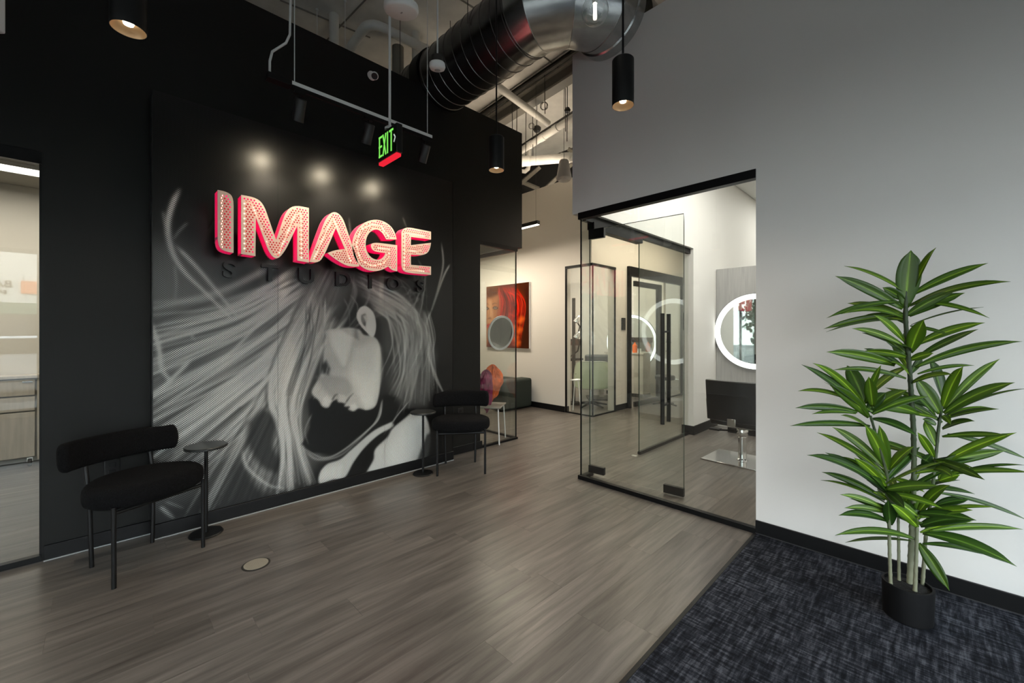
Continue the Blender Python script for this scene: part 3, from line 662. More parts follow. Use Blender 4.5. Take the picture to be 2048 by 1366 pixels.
def text_mesh(txt, size, ext, bold=.0):
    cu = bpy.data.curves.new('t', 'FONT'); cu.body = txt; cu.size = size; cu.extrude = ext; cu.offset = bold; cu.resolution_u = 6
    cu.align_x = 'CENTER'; o = bpy.data.objects.new('t', cu); C.objects.link(o)
    dg = bpy.context.evaluated_depsgraph_get(); dg.update(); me = bpy.data.meshes.new_from_object(o.evaluated_get(dg)); bpy.data.objects.remove(o); bpy.data.curves.remove(cu); return me
st2 = thing('letter_sign', 'spaced flat black letters STUDIOS mounted below the lit letters', 'sign', (XM, 1.4, 1.85))
zb, zt = 1.800, 1.926
for ch, y in zip('STUDIOS', [(0.666,1.812),(0.932,1.809),(1.204,1.803),(1.509,1.815),(1.761,1.821),(2,1.82),(2.296,1.826)]):
    me = text_mesh(ch, .172, .016, .0042)
    w_ = np.empty(len(me.vertices)*3); me.vertices.foreach_get('co', w_); w_ = w_.reshape(-1, 3)
    w_[:, 0] -= (w_[:, 0].min()+w_[:, 0].max())/2; w_[:, 1] -= w_[:, 1].min(); w_[:, 1] *= (zt-zb)/w_[:, 1].max()
    loc = Vector((XM, 1.4, 1.85)); out = np.stack([w_[:, 2]+.017+XM-loc.x, w_[:, 0]*1.10+y[0]-loc.y, w_[:, 1]+zb-loc.z], 1)
    me.vertices.foreach_set('co', out.ravel()); me.materials.clear(); me.materials.append(M['signblack']); me.update()
    o = bpy.data.objects.new('letter', me); C.objects.link(o); o.parent = st2

LEAVES = [((-0.101,2.793,1.518),(-0.079,2.773,1.793),0.0925,0.4),((-0.08,2.814,1.579),(0.005,2.715,1.785),0.0451,0.9),((-0.084,2.811,1.579),(-0.31,2.585,1.722),0.035,0.7),((-0.109,2.784,1.513),(-0.351,2.629,1.681),0.0473,0.3),((-0.104,2.79,1.555),(-0.18,2.745,1.619),0.0422,0.3),((-0.118,2.776,1.545),(-0.356,2.426,1.464),0.032,0.2),((-0.108,2.786,1.469),(-0.309,2.478,1.483),0.0366,0.5),((-0.108,2.786,1.482),(-0.405,2.673,1.414),0.0337,0.3),((-0.108,2.786,1.457),(-0.367,2.485,1.399),0.0278,0.2),((-0.084,2.811,1.575),(0.171,2.864,1.712),0.045,0.4),((-0.084,2.811,1.526),(0.225,2.722,1.611),0.0347,0.4),((-0.087,2.807,1.477),(0.098,2.803,1.577),0.0496,0.35),((-0.075,2.819,1.54),(0.17,2.776,1.46),0.031,0.4),((-0.08,2.814,1.433),(0.155,2.828,1.511),0.0202,0.3),((-0.084,2.811,1.428),(0.05,2.784,1.385),0.0181,0.2),((-0.104,2.79,1.355),(-0.206,2.646,1.481),0.0416,0.9),((-0.108,2.786,1.335),(-0.29,2.674,1.416),0.0377,0.8),((-0.084,2.811,1.298),(-0.034,2.696,1.454),0.0588,0.9),((-0.063,2.832,1.335),(0.16,2.831,1.441),0.0448,0.7),((-0.058,2.837,1.274),(0.138,2.79,1.412),0.0312,0.2),((-0.067,2.828,1.225),(0.265,2.814,1.358),0.035,0.35),((-0.058,2.837,1.193),(0.131,2.892,1.243),0.0205,0.3),((-0.084,2.811,1.262),(-0.003,2.766,1.3),0.041,0.8),((0.027,2.881,1.083),(-0.014,2.928,1.264),0.0699,0.1),((0.027,2.881,1.028),(0.092,2.8,1.241),0.0447,1),((0.036,2.889,1.028),(0.209,2.911,1.276),0.0357,0.7),((0.032,2.886,1.006),(0.244,2.807,1.181),0.0522,0.45),((0.032,2.886,0.987),(0.286,2.889,1.151),0.0219,0.3),((0.036,2.889,0.98),(0.202,2.85,1.055),0.0442,0.4),((0.027,2.881,0.931),(0.128,2.824,0.994),0.0446,0.3),((0.019,2.872,1.004),(-0.064,2.863,1.169),0.0605,0.45),((0.005,2.858,0.984),(-0.138,2.827,1.003),0.0328,0.6),((0.002,2.855,0.999),(-0.074,2.783,1.095),0.0207,0.2),((0.005,2.858,0.951),(-0.041,2.844,0.975),0.0277,0.2),((-0.135,2.758,1.237),(-0.374,2.545,1.3),0.0515,0.5),((-0.118,2.776,1.245),(-0.254,2.79,1.314),0.0287,0.05),((-0.097,2.797,1.225),(-0.245,2.775,1.059),0.0524,0.7),((-0.229,2.662,1.012),(-0.446,2.382,1.243),0.0369,0.1),((-0.233,2.659,1.025),(-0.407,2.406,1.251),0.0322,0.85),((-0.224,2.668,0.981),(-0.355,2.499,1.143),0.0602,0.5),((-0.238,2.654,1.047),(-0.313,2.704,1.228),0.0762,0.15),((-0.281,2.61,1.059),(-0.471,2.438,1.108),0.0281,0.5),((-0.264,2.628,1.007),(-0.491,2.478,1.016),0.0331,0.15),((-0.269,2.622,1.0),(-0.418,2.459,0.999),0.0233,0.3),((-0.221,2.671,0.939),(-0.505,2.441,0.93),0.0329,0.15),((-0.214,2.678,0.915),(-0.322,2.573,0.992),0.0396,0.6),((-0.236,2.655,1.054),(-0.174,2.581,1.245),0.0273,0.6),((-0.229,2.662,1.01),(-0.161,2.652,1.111),0.046,0.1),((-0.221,2.671,1.007),(-0.087,2.642,1.131),0.0543,0.45),((-0.212,2.68,0.973),(-0.055,2.674,0.919),0.0543,0.05),((-0.097,2.797,1.171),(-0.362,2.644,1.205),0.0285,0.3),((-0.161,2.732,0.695),(-0.435,2.685,0.868),0.0388,0.5),((-0.173,2.72,0.736),(-0.37,2.68,0.908),0.0431,0.6),((-0.166,2.727,0.68),(-0.31,2.735,0.811),0.0455,0.95),((-0.166,2.727,0.643),(-0.282,2.675,0.769),0.0495,1),((-0.169,2.723,0.631),(-0.431,2.42,0.805),0.0463,0.05),((-0.161,2.732,0.614),(-0.404,2.71,0.764),0.0436,0.05),((-0.169,2.723,0.577),(-0.42,2.717,0.655),0.0389,0.1),((-0.166,2.727,0.56),(-0.415,2.659,0.628),0.0385,0.35),((-0.173,2.72,0.536),(-0.329,2.609,0.591),0.0282,0.7),((-0.152,2.741,0.572),(-0.215,2.712,0.607),0.0328,0.9),((-0.159,2.734,0.724),(-0.235,2.621,0.95),0.0509,0.7),((-0.157,2.736,0.724),(-0.187,2.663,0.951),0.0416,0.6),((-0.156,2.737,0.724),(-0.067,2.687,0.866),0.05,1),((-0.144,2.75,0.682),(-0.031,2.742,0.647),0.0319,0.8),((-0.001,2.852,0.794),(-0.056,2.753,0.922),0.041,0.9),((0.005,2.858,0.849),(-0.036,2.884,0.96),0.0418,0.8),((0.026,2.879,0.895),(0.223,2.805,0.95),0.0262,0.4),((0.044,2.898,0.907),(0.299,2.977,0.821),0.0245,0.2),((0.027,2.881,0.77),(0.249,2.815,0.964),0.0436,1),((-0.067,2.828,0.731),(0.139,2.889,0.816),0.0454,0.05),((-0.067,2.828,0.707),(0.1,2.861,0.76),0.0273,0.7),((-0.041,2.854,0.743),(-0.008,2.845,0.811),0.037,0.05),((0.019,2.872,0.71),(0.29,2.83,0.797),0.0303,0.45),((0.036,2.889,0.698),(0.278,2.872,0.817),0.0175,0.1),((0.015,2.869,0.681),(0.084,2.852,0.731),0.0407,0.95),((-0.041,2.854,0.633),(0.084,2.87,0.703),0.0274,0.05),((-0.049,2.845,0.633),(0.135,2.944,0.631),0.0321,0.05),((0.015,2.869,0.691),(0.04,2.851,0.791),0.0228,0.6),((0.002,2.855,0.626),(0.296,2.949,0.554),0.0199,0.1),((-0.055,2.783,0.531),(0.049,2.7,0.714),0.0442,0.85),((-0.048,2.789,0.522),(0.118,2.727,0.615),0.0438,1),((-0.015,2.781,0.547),(0.188,2.777,0.633),0.0217,0.7),((-0.048,2.789,0.469),(0.13,2.768,0.562),0.0573,0.08),((-0.048,2.789,0.438),(0.121,2.802,0.541),0.0244,1),((-0.015,2.781,0.459),(0.275,2.886,0.53),0.0261,0.5),((-0.04,2.798,0.435),(0.247,2.781,0.397),0.0562,0.15),((-0.04,2.798,0.383),(0.18,2.917,0.365),0.0247,0.1),((-0.053,2.784,0.387),(0.048,2.735,0.224),0.0533,0.3),((0.002,2.855,0.561),(0.112,2.88,0.614),0.0452,0.05),((-0.161,2.732,0.514),(-0.314,2.63,0.522),0.0329,0.5),((-0.156,2.737,0.472),(-0.328,2.555,0.504),0.0372,0.08),((-0.065,2.772,0.407),(-0.32,2.391,0.466),0.0402,0.3),((-0.08,2.814,0.377),(-0.324,2.731,0.311),0.0359,0.2),((-0.152,2.741,0.455),(-0.157,2.694,0.589),0.0601,0.05),((-0.065,2.772,0.469),(-0.145,2.774,0.526),0.0278,0.8),((-0.118,2.776,0.548),(-0.091,2.76,0.686),0.037,0.6),((-0.109,2.784,0.523),(-0.079,2.773,0.65),0.0324,0.5),((-0.097,2.797,1.475),(-0.327,2.844,1.553),0.0403,0.7),((-0.097,2.797,1.478),(0.066,2.775,1.586),0.0437,0.3),((-0.097,2.797,1.454),(-0.283,2.859,1.471),0.0453,0.7),((-0.097,2.797,1.438),(-0.191,2.972,1.483),0.0419,0.3),((-0.084,2.811,1.301),(-0.267,2.843,1.394),0.0442,0.05),((-0.084,2.811,1.274),(-0.189,2.758,1.38),0.0418,0.3),((-0.084,2.811,1.269),(-0.259,2.719,1.298),0.0361,0.7),((-0.084,2.811,1.309),(-0.097,2.929,1.402),0.0494,0.9),((-0.084,2.811,1.308),(-0.102,2.66,1.333),0.0333,0.1),((-0.08,2.814,1.182),(-0.149,2.701,1.255),0.0489,0.9),((-0.08,2.814,1.148),(0.056,2.626,1.215),0.0354,0.9),((-0.08,2.814,1.197),(-0.043,2.959,1.267),0.0287,0.1),((-0.08,2.814,1.203),(-0.159,2.959,1.339),0.0355,0.9),((-0.21,2.653,1.001),(-0.019,2.744,1.097),0.0394,0.3),((-0.21,2.653,1.012),(-0.389,2.685,1.094),0.0288,0.4),((-0.21,2.653,1.037),(-0.049,2.845,0.995),0.0497,0.4),((-0.21,2.653,0.97),(-0.39,2.597,1.145),0.038,0.9),((-0.21,2.653,1.038),(-0.212,2.511,1.193),0.047,0.7),((-0.166,2.727,0.611),(0.025,2.699,0.603),0.0457,0.7),((-0.166,2.727,0.654),(0.035,2.644,0.829),0.0283,0.9),((-0.166,2.727,0.61),(-0.032,2.829,0.667),0.0398,0.05),((-0.166,2.727,0.628),(0.011,2.67,0.709),0.047,0.4),((-0.166,2.727,0.618),(-0.094,2.586,0.6),0.0475,0.05),((-0.166,2.727,0.672),(-0.05,2.899,0.827),0.0461,0.05),((-0.166,2.727,0.669),(-0.367,2.74,0.745),0.0335,0.7),((0.026,2.879,1.019),(-0.191,2.849,1.071),0.028,0.05),((0.026,2.879,0.996),(0.052,2.748,0.978),0.0287,0.9),((0.026,2.879,0.982),(0.193,2.959,1.043),0.0357,0.9),((0.026,2.879,1.036),(-0.124,2.979,1.06),0.0374,0.1),((0.026,2.879,0.963),(-0.15,2.828,1.065),0.0319,0.3),((0.026,2.879,1.008),(-0.181,2.921,1.107),0.029,0.4),((-0.001,2.852,0.753),(0.229,2.916,0.861),0.0489,0.4),((-0.001,2.852,0.784),(-0.228,2.898,0.8),0.0296,0.4),((-0.001,2.852,0.754),(0.025,2.981,0.749),0.0493,0.7),((-0.001,2.852,0.738),(0.056,2.679,0.757),0.0459,0.9),((-0.001,2.852,0.737),(0.117,2.722,0.805),0.035,0.7),((-0.001,2.852,0.739),(0.118,2.924,0.799),0.045,0.05),((-0.001,2.852,0.758),(-0.234,2.82,0.846),0.046,0.3),((-0.001,2.852,0.782),(0.15,2.665,0.771),0.0464,0.3),((-0.056,2.753,0.526),(-0.178,2.7,0.615),0.0392,0.9),((-0.056,2.753,0.509),(-0.044,2.883,0.569),0.0401,0.7),((-0.056,2.753,0.517),(0.071,2.97,0.493),0.038,0.9),((-0.056,2.753,0.497),(-0.051,2.587,0.54),0.0357,0.4),((-0.056,2.753,0.539),(0.129,2.721,0.575),0.0466,0.1),((-0.056,2.753,0.539),(-0.25,2.845,0.624),0.0431,0.1),((-0.056,2.753,0.473),(-0.145,2.663,0.583),0.0445,0.9),((-0.056,2.753,0.48),(-0.307,2.731,0.544),0.0339,0.1),((-0.124,2.798,0.582),(0.043,2.974,0.672),0.0398,0.3),((-0.124,2.798,0.561),(-0.218,2.658,0.702),0.0496,0.1),((-0.124,2.798,0.53),(-0.22,3.001,0.555),0.0405,0.1),((-0.124,2.798,0.593),(-0.191,2.909,0.687),0.0386,0.7),((-0.124,2.798,0.566),(-0.051,3.003,0.67),0.0286,0.9),((-0.124,2.798,0.585),(0.061,2.87,0.759),0.029,0.1)]
CANES = [([(-0.15,2.743,0.167),(-0.154,2.739,0.333),(-0.157,2.736,0.577),(-0.161,2.732,0.699),(-0.194,2.684,0.873),(-0.217,2.647,0.992)],0.0092),([(-0.123,2.813,0.168),(-0.125,2.811,0.416),(-0.127,2.81,0.565)],0.0084),([(-0.086,2.823,0.151),(-0.079,2.83,0.377),(-0.07,2.838,0.696),(-0.072,2.837,0.917),(-0.085,2.809,1.213),(-0.099,2.795,1.457),(-0.097,2.797,1.616)],0.0149),([(-0.065,2.758,0.164),(-0.06,2.763,0.359),(-0.057,2.767,0.55)],0.0104),([(-0.041,2.868,0.151),(-0.031,2.865,0.382),(-0.003,2.85,0.686),(0.015,2.869,0.951),(0.026,2.879,1.042)],0.0096)]

# ---- flat print on the feature wall: a woman's bowed head and blown hair, painted as a grey field in wall metres ----
def spline(P, n):
    P = np.array(P, float); P = np.vstack([2*P[0]-P[1], P, 2*P[-1]-P[-2]])
    out = []
    for i in range(1, len(P)-2):
        a, b, c, d = P[i-1:i+3]
        t = np.linspace(0, 1, n, endpoint=(i == len(P)-3))[:, None]
        out.append(.5*((2*b)+(c-a)*t+(2*a-5*b+4*c-d)*t*t+(3*b-a-3*c+d)*t**3))
    return np.vstack(out)
class Canvas:
    def __init__(s, u0, u1, v0, v1, h, ch=1):
        s.u0, s.v0, s.h = u0, v0, h
        s.nu, s.nv = int(round((u1-u0)/h))+1, int(round((v1-v0)/h))+1
        s.U, s.V = np.meshgrid(u0+h*np.arange(s.nu), v0+h*np.arange(s.nv))
        s.A = np.zeros((s.nv, s.nu, ch))
    def stroke(s, P, w0, w1, val, op=.8, mode='mix', taper=True):
        P = np.array(P, float); seg = max(np.hypot(*(P[i+1]-P[i])) for i in range(len(P)-1))
        S = spline(P, max(6, int(seg/min(max(.5*min(w0, w1), s.h*.8), .02)))); m = len(S)
        M_ = np.zeros((s.nv, s.nu))
        for k, (u, v) in enumerate(S):
            t = k/(m-1); w = w0+(w1-w0)*t
            if taper: w *= .35+.65*math.sin(math.pi*min(1, max(0, .08+t*.9)))**.5
            r = w*2.6+s.h
            i0, i1 = max(0, int((u-r-s.u0)/s.h)), min(s.nu, int((u+r-s.u0)/s.h)+2)
            j0, j1 = max(0, int((v-r-s.v0)/s.h)), min(s.nv, int((v+r-s.v0)/s.h)+2)
            if i0 >= i1 or j0 >= j1: continue
            d2 = (s.U[j0:j1, i0:i1]-u)**2+(s.V[j0:j1, i0:i1]-v)**2
            M_[j0:j1, i0:i1] = np.maximum(M_[j0:j1, i0:i1], np.exp(-d2/(w*w))*((1-.5*t)*min(1, .15+t*7) if taper else 1))
        s.blend(M_*op, val, mode)
    def blend(s, M_, val, mode='mix'):
        val = np.array(val, float)
        if mode == 'mix': s.A = s.A*(1-M_[..., None])+val*M_[..., None]
        else: s.A = s.A+val*M_[..., None]
    def poly(s, P, val, soft, op=1., curve=False, fade=None):
        if curve: P = spline(list(P)+[P[0]], 6)[:-1]
        P = np.array(P, float); Q = np.roll(P, -1, 0)
        inside = np.zeros((s.nv, s.nu), bool); D = np.full((s.nv, s.nu), 1e9)
        for (a, b), (c, d) in zip(P, Q):
            if abs(d-b) > 1e-12:
                cr = ((b > s.V) != (d > s.V)) & (s.U < (c-a)*(s.V-b)/(d-b)+a); inside ^= cr
            L2 = (c-a)**2+(d-b)**2+1e-12
            t = np.clip(((s.U-a)*(c-a)+(s.V-b)*(d-b))/L2, 0, 1)
            D = np.minimum(D, (s.U-a-t*(c-a))**2+(s.V-b-t*(d-b))**2)
        D = np.sqrt(D); sd = np.where(inside, D, -D)
        M_ = np.clip(.5+sd/(2*soft), 0, 1); M_ = M_*M_*(3-2*M_)
        if fade is not None: M_ = M_*fade(s.U, s.V)
        s.blend(M_*op, val)
    def blur(s, r):
        k = np.exp(-(np.arange(-int(3*r), int(3*r)+1)/r)**2/2); k /= k.sum()
        for c in range(s.A.shape[2]):
            for ax in (0, 1):
                s.A[..., c] = np.apply_along_axis(lambda z: np.convolve(np.pad(z, len(k)//2, mode='edge'), k, 'valid'), ax, s.A[..., c])
def paint_mural():
    R = random.Random(4)
    c = Canvas(.235, 2.72, .1, 3.03, .0065)
    c.A[:] = .012
    # broad tone of the hair
    c.poly([(0.226,1.808),(0.226,0.941),(0.226,0.224),(0.636,0.227),(1.096,0.104),(1.365,0.323),(1.227,0.777),(1.436,1.489),(1.586,1.795),(1.227,1.853),(0.855,1.61),(0.535,1.717),(0.345,1.913)], .10, .10)
    c.poly([(0.226,1.955),(0.345,2.018),(0.555,1.792),(0.787,1.581),(1.096,1.759),(1.436,1.902),(1.586,1.886),(1.365,1.488),(0.855,1.217),(0.226,1.468)], .13, .14)
    c.poly([(1.51,1.909),(1.965,1.921),(2.382,1.592),(2.507,1.151),(2.382,0.633),(2.11,0.667),(1.896,0.935),(1.896,1.497)], .09, .06)
    c.poly([(0.226,1.209),(0.973,1.12),(1.161,0.689),(1.034,0.136),(0.798,0.146),(0.743,0.468),(0.555,0.581),(0.226,0.734)], .12, .12)
    # background gaps between the locks
    c.poly([(0.787,0.705),(0.925,0.817),(1.009,0.684),(0.973,0.502),(1.021,0.384),(1.009,0.251),(0.855,0.367),(0.765,0.541)], .02, .03, .9)
    c.poly([(0.555,0.164),(0.7,0.376),(0.855,0.157),(0.925,0.058),(0.636,0.016)], .012, .05, .9)
    def fam(n, starts, mids, ends, w, v, op, mode='mix', jit=.03):
        for k in range(n):
            t = (k+R.random())/n; ju, jv = R.gauss(0, jit), R.gauss(0, jit)
            def pick(L):
                x = t*(len(L)-1); i = min(int(x), len(L)-2); f = x-i
                return (L[i][0]*(1-f)+L[i+1][0]*f+ju+R.gauss(0, jit*.4), L[i][1]*(1-f)+L[i+1][1]*f+jv+R.gauss(0, jit*.4))
            P = [pick(starts)]+[pick(m) for m in mids]+[pick(ends)]
            c.stroke(P, w*R.uniform(.5, 1.5), w*R.uniform(.4, 1.1), R.uniform(*v), op*R.uniform(.5, 1), mode)
    A0 = [(1.096,1.841),(1.227,1.683),(1.336,1.545),(1.436,1.489)]
    A1 = [(0.7,1.577),(0.787,1.349),(0.878,1.084),(1.034,0.91)]
    A2 = [(0.226,1.468),(0.226,1.016),(0.226,0.608),(0.438,0.28)]
    fam(40, A0, [A1], A2, .026, (.25, .6), .8, jit=.06)
    fam(40, A0, [A1], A2, .020, (.0, .03), .8, jit=.06)
    fam(60, A0, [A1], A2, .012, (.3, .8), .9, jit=.05)
    B0 = [(1.227,1.768),(1.336,1.632),(1.407,1.488)]
    B1 = [(0.925,1.014),(1.046,0.936),(1.174,0.868)]
    B2 = [(0.438,0.103),(0.7,0.123),(0.925,0.112)]
    fam(16, B0, [B1], B2, .02, (.2, .5), .8)
    fam(20, B0, [B1], B2, .014, (.0, .03), .8)
    fam(30, B0, [B1], B2, .010, (.3, .75), .9)
    D1_ = [(0.925,0.989),(1.046,0.979),(1.161,0.829)]
    D2_ = [(1.009,0.495),(1.071,0.483),(1.174,0.463)]
    D3_ = [(0.973,0.085),(1.096,0.106),(1.281,0.099)]
    fam(20, B0, [D1_, D2_], D3_, .012, (.0, .04), .7, jit=.02)
    fam(34, B0, [D1_, D2_], D3_, .009, (.35, .85), .9, jit=.025)
    c.poly([(0.787,0.705),(0.901,0.793),(0.985,0.674),(0.961,0.504),(0.997,0.389),(0.991,0.282),(0.878,0.348),(0.787,0.537)], .02, .03, .85, True)
    c.poly([(0.616,0.197),(0.743,0.443),(0.832,0.241),(0.89,0.121),(0.855,-0),(0.585,0.032)], .015, .04, .85, True)
    # locks over the crown and down the right side
    E0 = [(1.309,1.918),(1.48,1.936),(1.648,1.892),(1.777,1.809)]
    E1 = [(1.174,1.596),(1.309,1.515),(1.664,1.708),(2.001,1.662)]
    E2 = [(1.046,1.209),(1.227,1.06),(1.393,1.195),(1.664,1.493)]
    fam(24, E0, [E1], E2, .010, (.12, .4), .7, jit=.02)
    G0 = [(1.648,1.892),(1.712,1.804),(1.794,1.684)]
    G1 = [(2.11,1.7),(2.263,1.503),(2.001,1.498)]
    G2 = [(2.423,1.33),(2.263,1.024),(2.073,1.086)]
    G3 = [(2.507,0.744),(2.186,0.659),(1.965,0.833)]
    fam(26, G0, [G1, G2], G3, .009, (.0, .03), .7, jit=.03)
    fam(50, G0, [G1, G2], G3, .0075, (.22, .6), .85, jit=.035)
    for k in range(16):
        a = R.random()
        c.stroke([(2.302,1.745), (2.11,1.5), (1.965,0.898)] if k % 2 else [(2.382,1.993), (2.167,1.417), (2.263,0.958)], .006, .005, R.uniform(.15, .4), .4)
        P = [(R.uniform(1.75, 2.45), R.uniform(1.6, 2.15)) for _ in range(2)]
        P = [P[0], ((P[0][0]+P[1][0])/2+.05, (P[0][1]+P[1][1])/2-.08), (P[1][0]+.05, P[1][1]-.35)]
        c.stroke(P, .005, .004, R.uniform(.2, .45), .6)
    # blown single locks
    for P, w, v in (([(0.377,2.393),(0.34,2.285),(0.313,2.129),(0.336,1.958),(0.4,1.825),(0.515,1.691),(0.668,1.513)], .016, .75),
                    ([(0.423,2.172),(0.377,2.105),(0.345,2.041)], .009, .4), ([(0.287,2.227),(0.3,2.126),(0.336,2.016)], .008, .3),
                    ([(0.359,1.996),(0.466,1.868),(0.575,1.72),(0.711,1.527)], .015, .6), ([(0.349,1.867),(0.359,1.728),(0.349,1.587)], .008, .3),
                    ([(0.226,1.468),(0.265,1.297),(0.282,1.148),(0.318,1.053),(0.226,0.982)], .014, .6), ([(0.457,1.424),(0.447,1.364),(0.466,1.34)], .010, .4),
                    ([(1.122,1.775),(0.973,1.615),(0.81,1.4),(0.585,1.154),(0.256,0.937)], .012, .6),
                    ([(1.712,1.898),(1.896,1.722),(2.224,1.536),(2.362,1.331),(2.302,1.022)], .008, .5),
                    ([(2.571,2.353),(2.593,2.122),(2.528,1.865),(2.444,1.629)], .010, .5), ([(2.681,2.132),(2.593,1.978),(2.454,1.63)], .010, .6),
                    ([(2.454,1.647),(2.382,1.418),(2.465,0.976),(2.593,0.751)], .010, .45), ([(2.382,1.993),(2.302,1.572),(2.11,1.167)], .006, .5),
                    ([(2.382,1.21),(2.507,0.922),(2.593,0.753)], .010, .4), ([(0.274,0.211),(0.345,0.108)], .010, .5), ([(0.3,0.238),(0.4,0.162)], .007, .3),
                    ([(1.571,2.43),(1.586,2.281),(1.601,2.207)], .006, .25), ([(2.11,2.534),(2.167,2.41)], .006, .2),
                    ([(0.754,0.492),(0.787,0.356),(0.925,0.191),(1.034,0.136)], .012, .5), ([(0.997,1.132),(0.855,0.943),(0.743,0.839)], .016, .7),
                    ([(0.438,1.199),(0.327,1.065),(0.226,0.949)], .014, .6), ([(1.2,0.402),(1.309,0.308),(1.51,0.31),(1.745,0.48)], .008, .4)):
        c.stroke(P, w, w*.8, v, .9)
    c.poly([(0.419,2.041),(0.765,1.914),(1.096,1.897),(1.48,1.995),(2.001,1.989),(2.001,2.186),(0.419,2.183)], .012, .10, .75)
    c.blur(.7)
    keep = c.A.copy()
    # dark ground under the chin
    c.poly([(1.227,0.821),(1.281,0.872),(1.35,0.763),(1.571,0.706),(1.811,0.69),(1.861,0.78),(2.037,0.76),(1.965,0.605),(1.794,0.519),(1.586,0.385),(1.436,0.325),(1.254,0.377),(1.174,0.463),(1.24,0.593)], .012, .012)
    # face, bowed to the left
    face = [(1.35,1.228),(1.379,1.329),(1.365,1.402),(1.451,1.424),(1.648,1.425),(1.712,1.371),(1.827,1.339),(1.878,1.21),(1.904,1.048),(1.878,0.906),(1.853,0.78),(1.819,0.697),(1.745,0.674),(1.664,0.7),(1.617,0.681),(1.568,0.703),(1.583,0.727),(1.533,0.735),(1.543,0.766),(1.48,0.777),(1.463,0.806),(1.422,0.787),(1.39,0.744),(1.343,0.757),(1.311,0.812),(1.254,0.889),(1.309,0.999),(1.343,1.083)]
    c.poly(face, .42, .012, 1., True)
    c.poly([(1.407,1.402),(1.601,1.417),(1.586,1.296),(1.533,1.116),(1.495,1.148),(1.422,1.299)], .95, .03, .9, True)
    c.poly([(1.633,1.234),(1.827,1.291),(1.878,1.098),(1.844,0.909),(1.794,0.755),(1.712,0.734),(1.648,0.895),(1.586,1.038)], .72, .05, .85, True)
    c.poly([(1.495,1.424),(1.648,1.425),(1.664,1.325),(1.555,1.372)], .06, .02, .5)
    c.poly([(1.329,1.113),(1.372,1.154),(1.407,1.079),(1.393,1.022),(1.343,1.04)], .02, .02, .95)
    c.poly([(1.295,1.014),(1.407,1.02),(1.555,0.979),(1.601,0.854),(1.48,0.807),(1.365,0.878)], .24, .03, .6, True)
    c.poly([(1.343,0.822),(1.379,0.847),(1.407,0.8),(1.382,0.76),(1.35,0.771)], .6, .012, .8)
    c.stroke([(1.422,0.799),(1.448,0.84),(1.473,0.849)], .010, .006, .02, .9)
    c.poly([(1.48,0.848),(1.533,0.834),(1.563,0.782),(1.533,0.759),(1.488,0.791)], .42, .012, .8)
    c.stroke([(1.543,0.766),(1.578,0.811),(1.617,0.845)], .010, .007, .02, .9)
    c.poly([(1.578,0.735),(1.625,0.748),(1.648,0.708),(1.605,0.689)], .7, .010, .8)
    c.poly([(1.696,0.782),(1.794,0.803),(1.811,0.714),(1.728,0.685)], .75, .02, .7)
    # neck behind the jaw
    c.poly([(1.878,1.226),(2.001,1.157),(1.983,0.799),(1.87,0.795)], .05, .02, .7)
    # ear
    c.poly([(1.648,1.569),(1.68,1.62),(1.736,1.631),(1.802,1.574),(1.827,1.464),(1.814,1.377),(1.786,1.353),(1.736,1.4),(1.68,1.462),(1.648,1.523)], .85, .010, 1., True)
    c.poly([(1.68,1.555),(1.728,1.572),(1.745,1.51),(1.72,1.447),(1.683,1.493)], .10, .010, .85, True)
    c.poly([(1.704,1.543),(1.745,1.553),(1.764,1.494),(1.736,1.486)], .6, .008, .7)
    c.stroke([(1.712,1.486),(1.725,1.455),(1.732,1.424)], .010, .008, .01, .9)
    # forearm and shoulder
    c.poly([(1.992,0.523),(2.001,0.478),(1.861,0.428),(1.728,0.342),(1.617,0.226),(1.533,0.102),(1.436,0.111),(1.322,0.1),(1.32,0.183),(1.379,0.249),(1.495,0.268),(1.601,0.336),(1.811,0.469)], .50, .014, 1., True)
    c.poly([(1.329,0.145),(1.343,0.199),(1.422,0.225),(1.51,0.205),(1.495,0.104)], .8, .03, .6)
    c.poly([(1.745,0.102),(1.811,0.2),(1.827,0.291),(1.948,0.381),(2.001,0.453),(2.11,0.519),(2.263,0.598),(2.362,0.533),(2.423,0.366),(2.427,0.225),(2.362,0.081),(2.092,0.073)], .62, .020, 1., True)
    c.poly([(1.965,0.248),(2.073,0.425),(2.263,0.53),(2.362,0.463),(2.362,0.307),(2.186,0.136),(2.001,0.11)], .92, .05, .9, True)
    c.poly([(2.382,0.338),(2.465,0.359),(2.571,0.27),(2.571,0.054),(2.263,0.085)], .02, .03, .9)
    # locks lying over face, neck and shoulder
    for P, w, v in (([(1.343,1.487),(1.358,1.342),(1.329,1.126),(1.309,0.94)], .012, .25), ([(1.343,1.516),(1.309,1.256),(1.227,0.99)], .010, .35),
                    ([(1.393,1.122),(1.343,0.937),(1.267,0.829)], .008, .3), ([(1.896,0.744),(1.861,0.588),(1.761,0.493),(1.51,0.339),(1.35,0.314),(1.2,0.416)], .010, .5),
                    ([(2.11,0.719),(2.001,0.502),(1.93,0.319),(1.878,0.105)], .008, .12), ([(2.186,0.71),(2.037,0.563),(1.913,0.419)], .007, .4),
                    ([(1.896,0.76),(1.827,0.561),(1.633,0.376)], .007, .35), ([(1.254,0.704),(1.2,0.571),(1.227,0.453)], .008, .3),
                    ([(1.365,1.691),(1.358,1.487),(1.343,1.342)], .006, .7), ([(1.525,1.7),(1.571,1.597),(1.578,1.461)], .008, .2), ([(1.586,1.734),(1.648,1.646),(1.648,1.569)], .008, .25)):
        c.stroke(P, w, w*.7, v, .8)
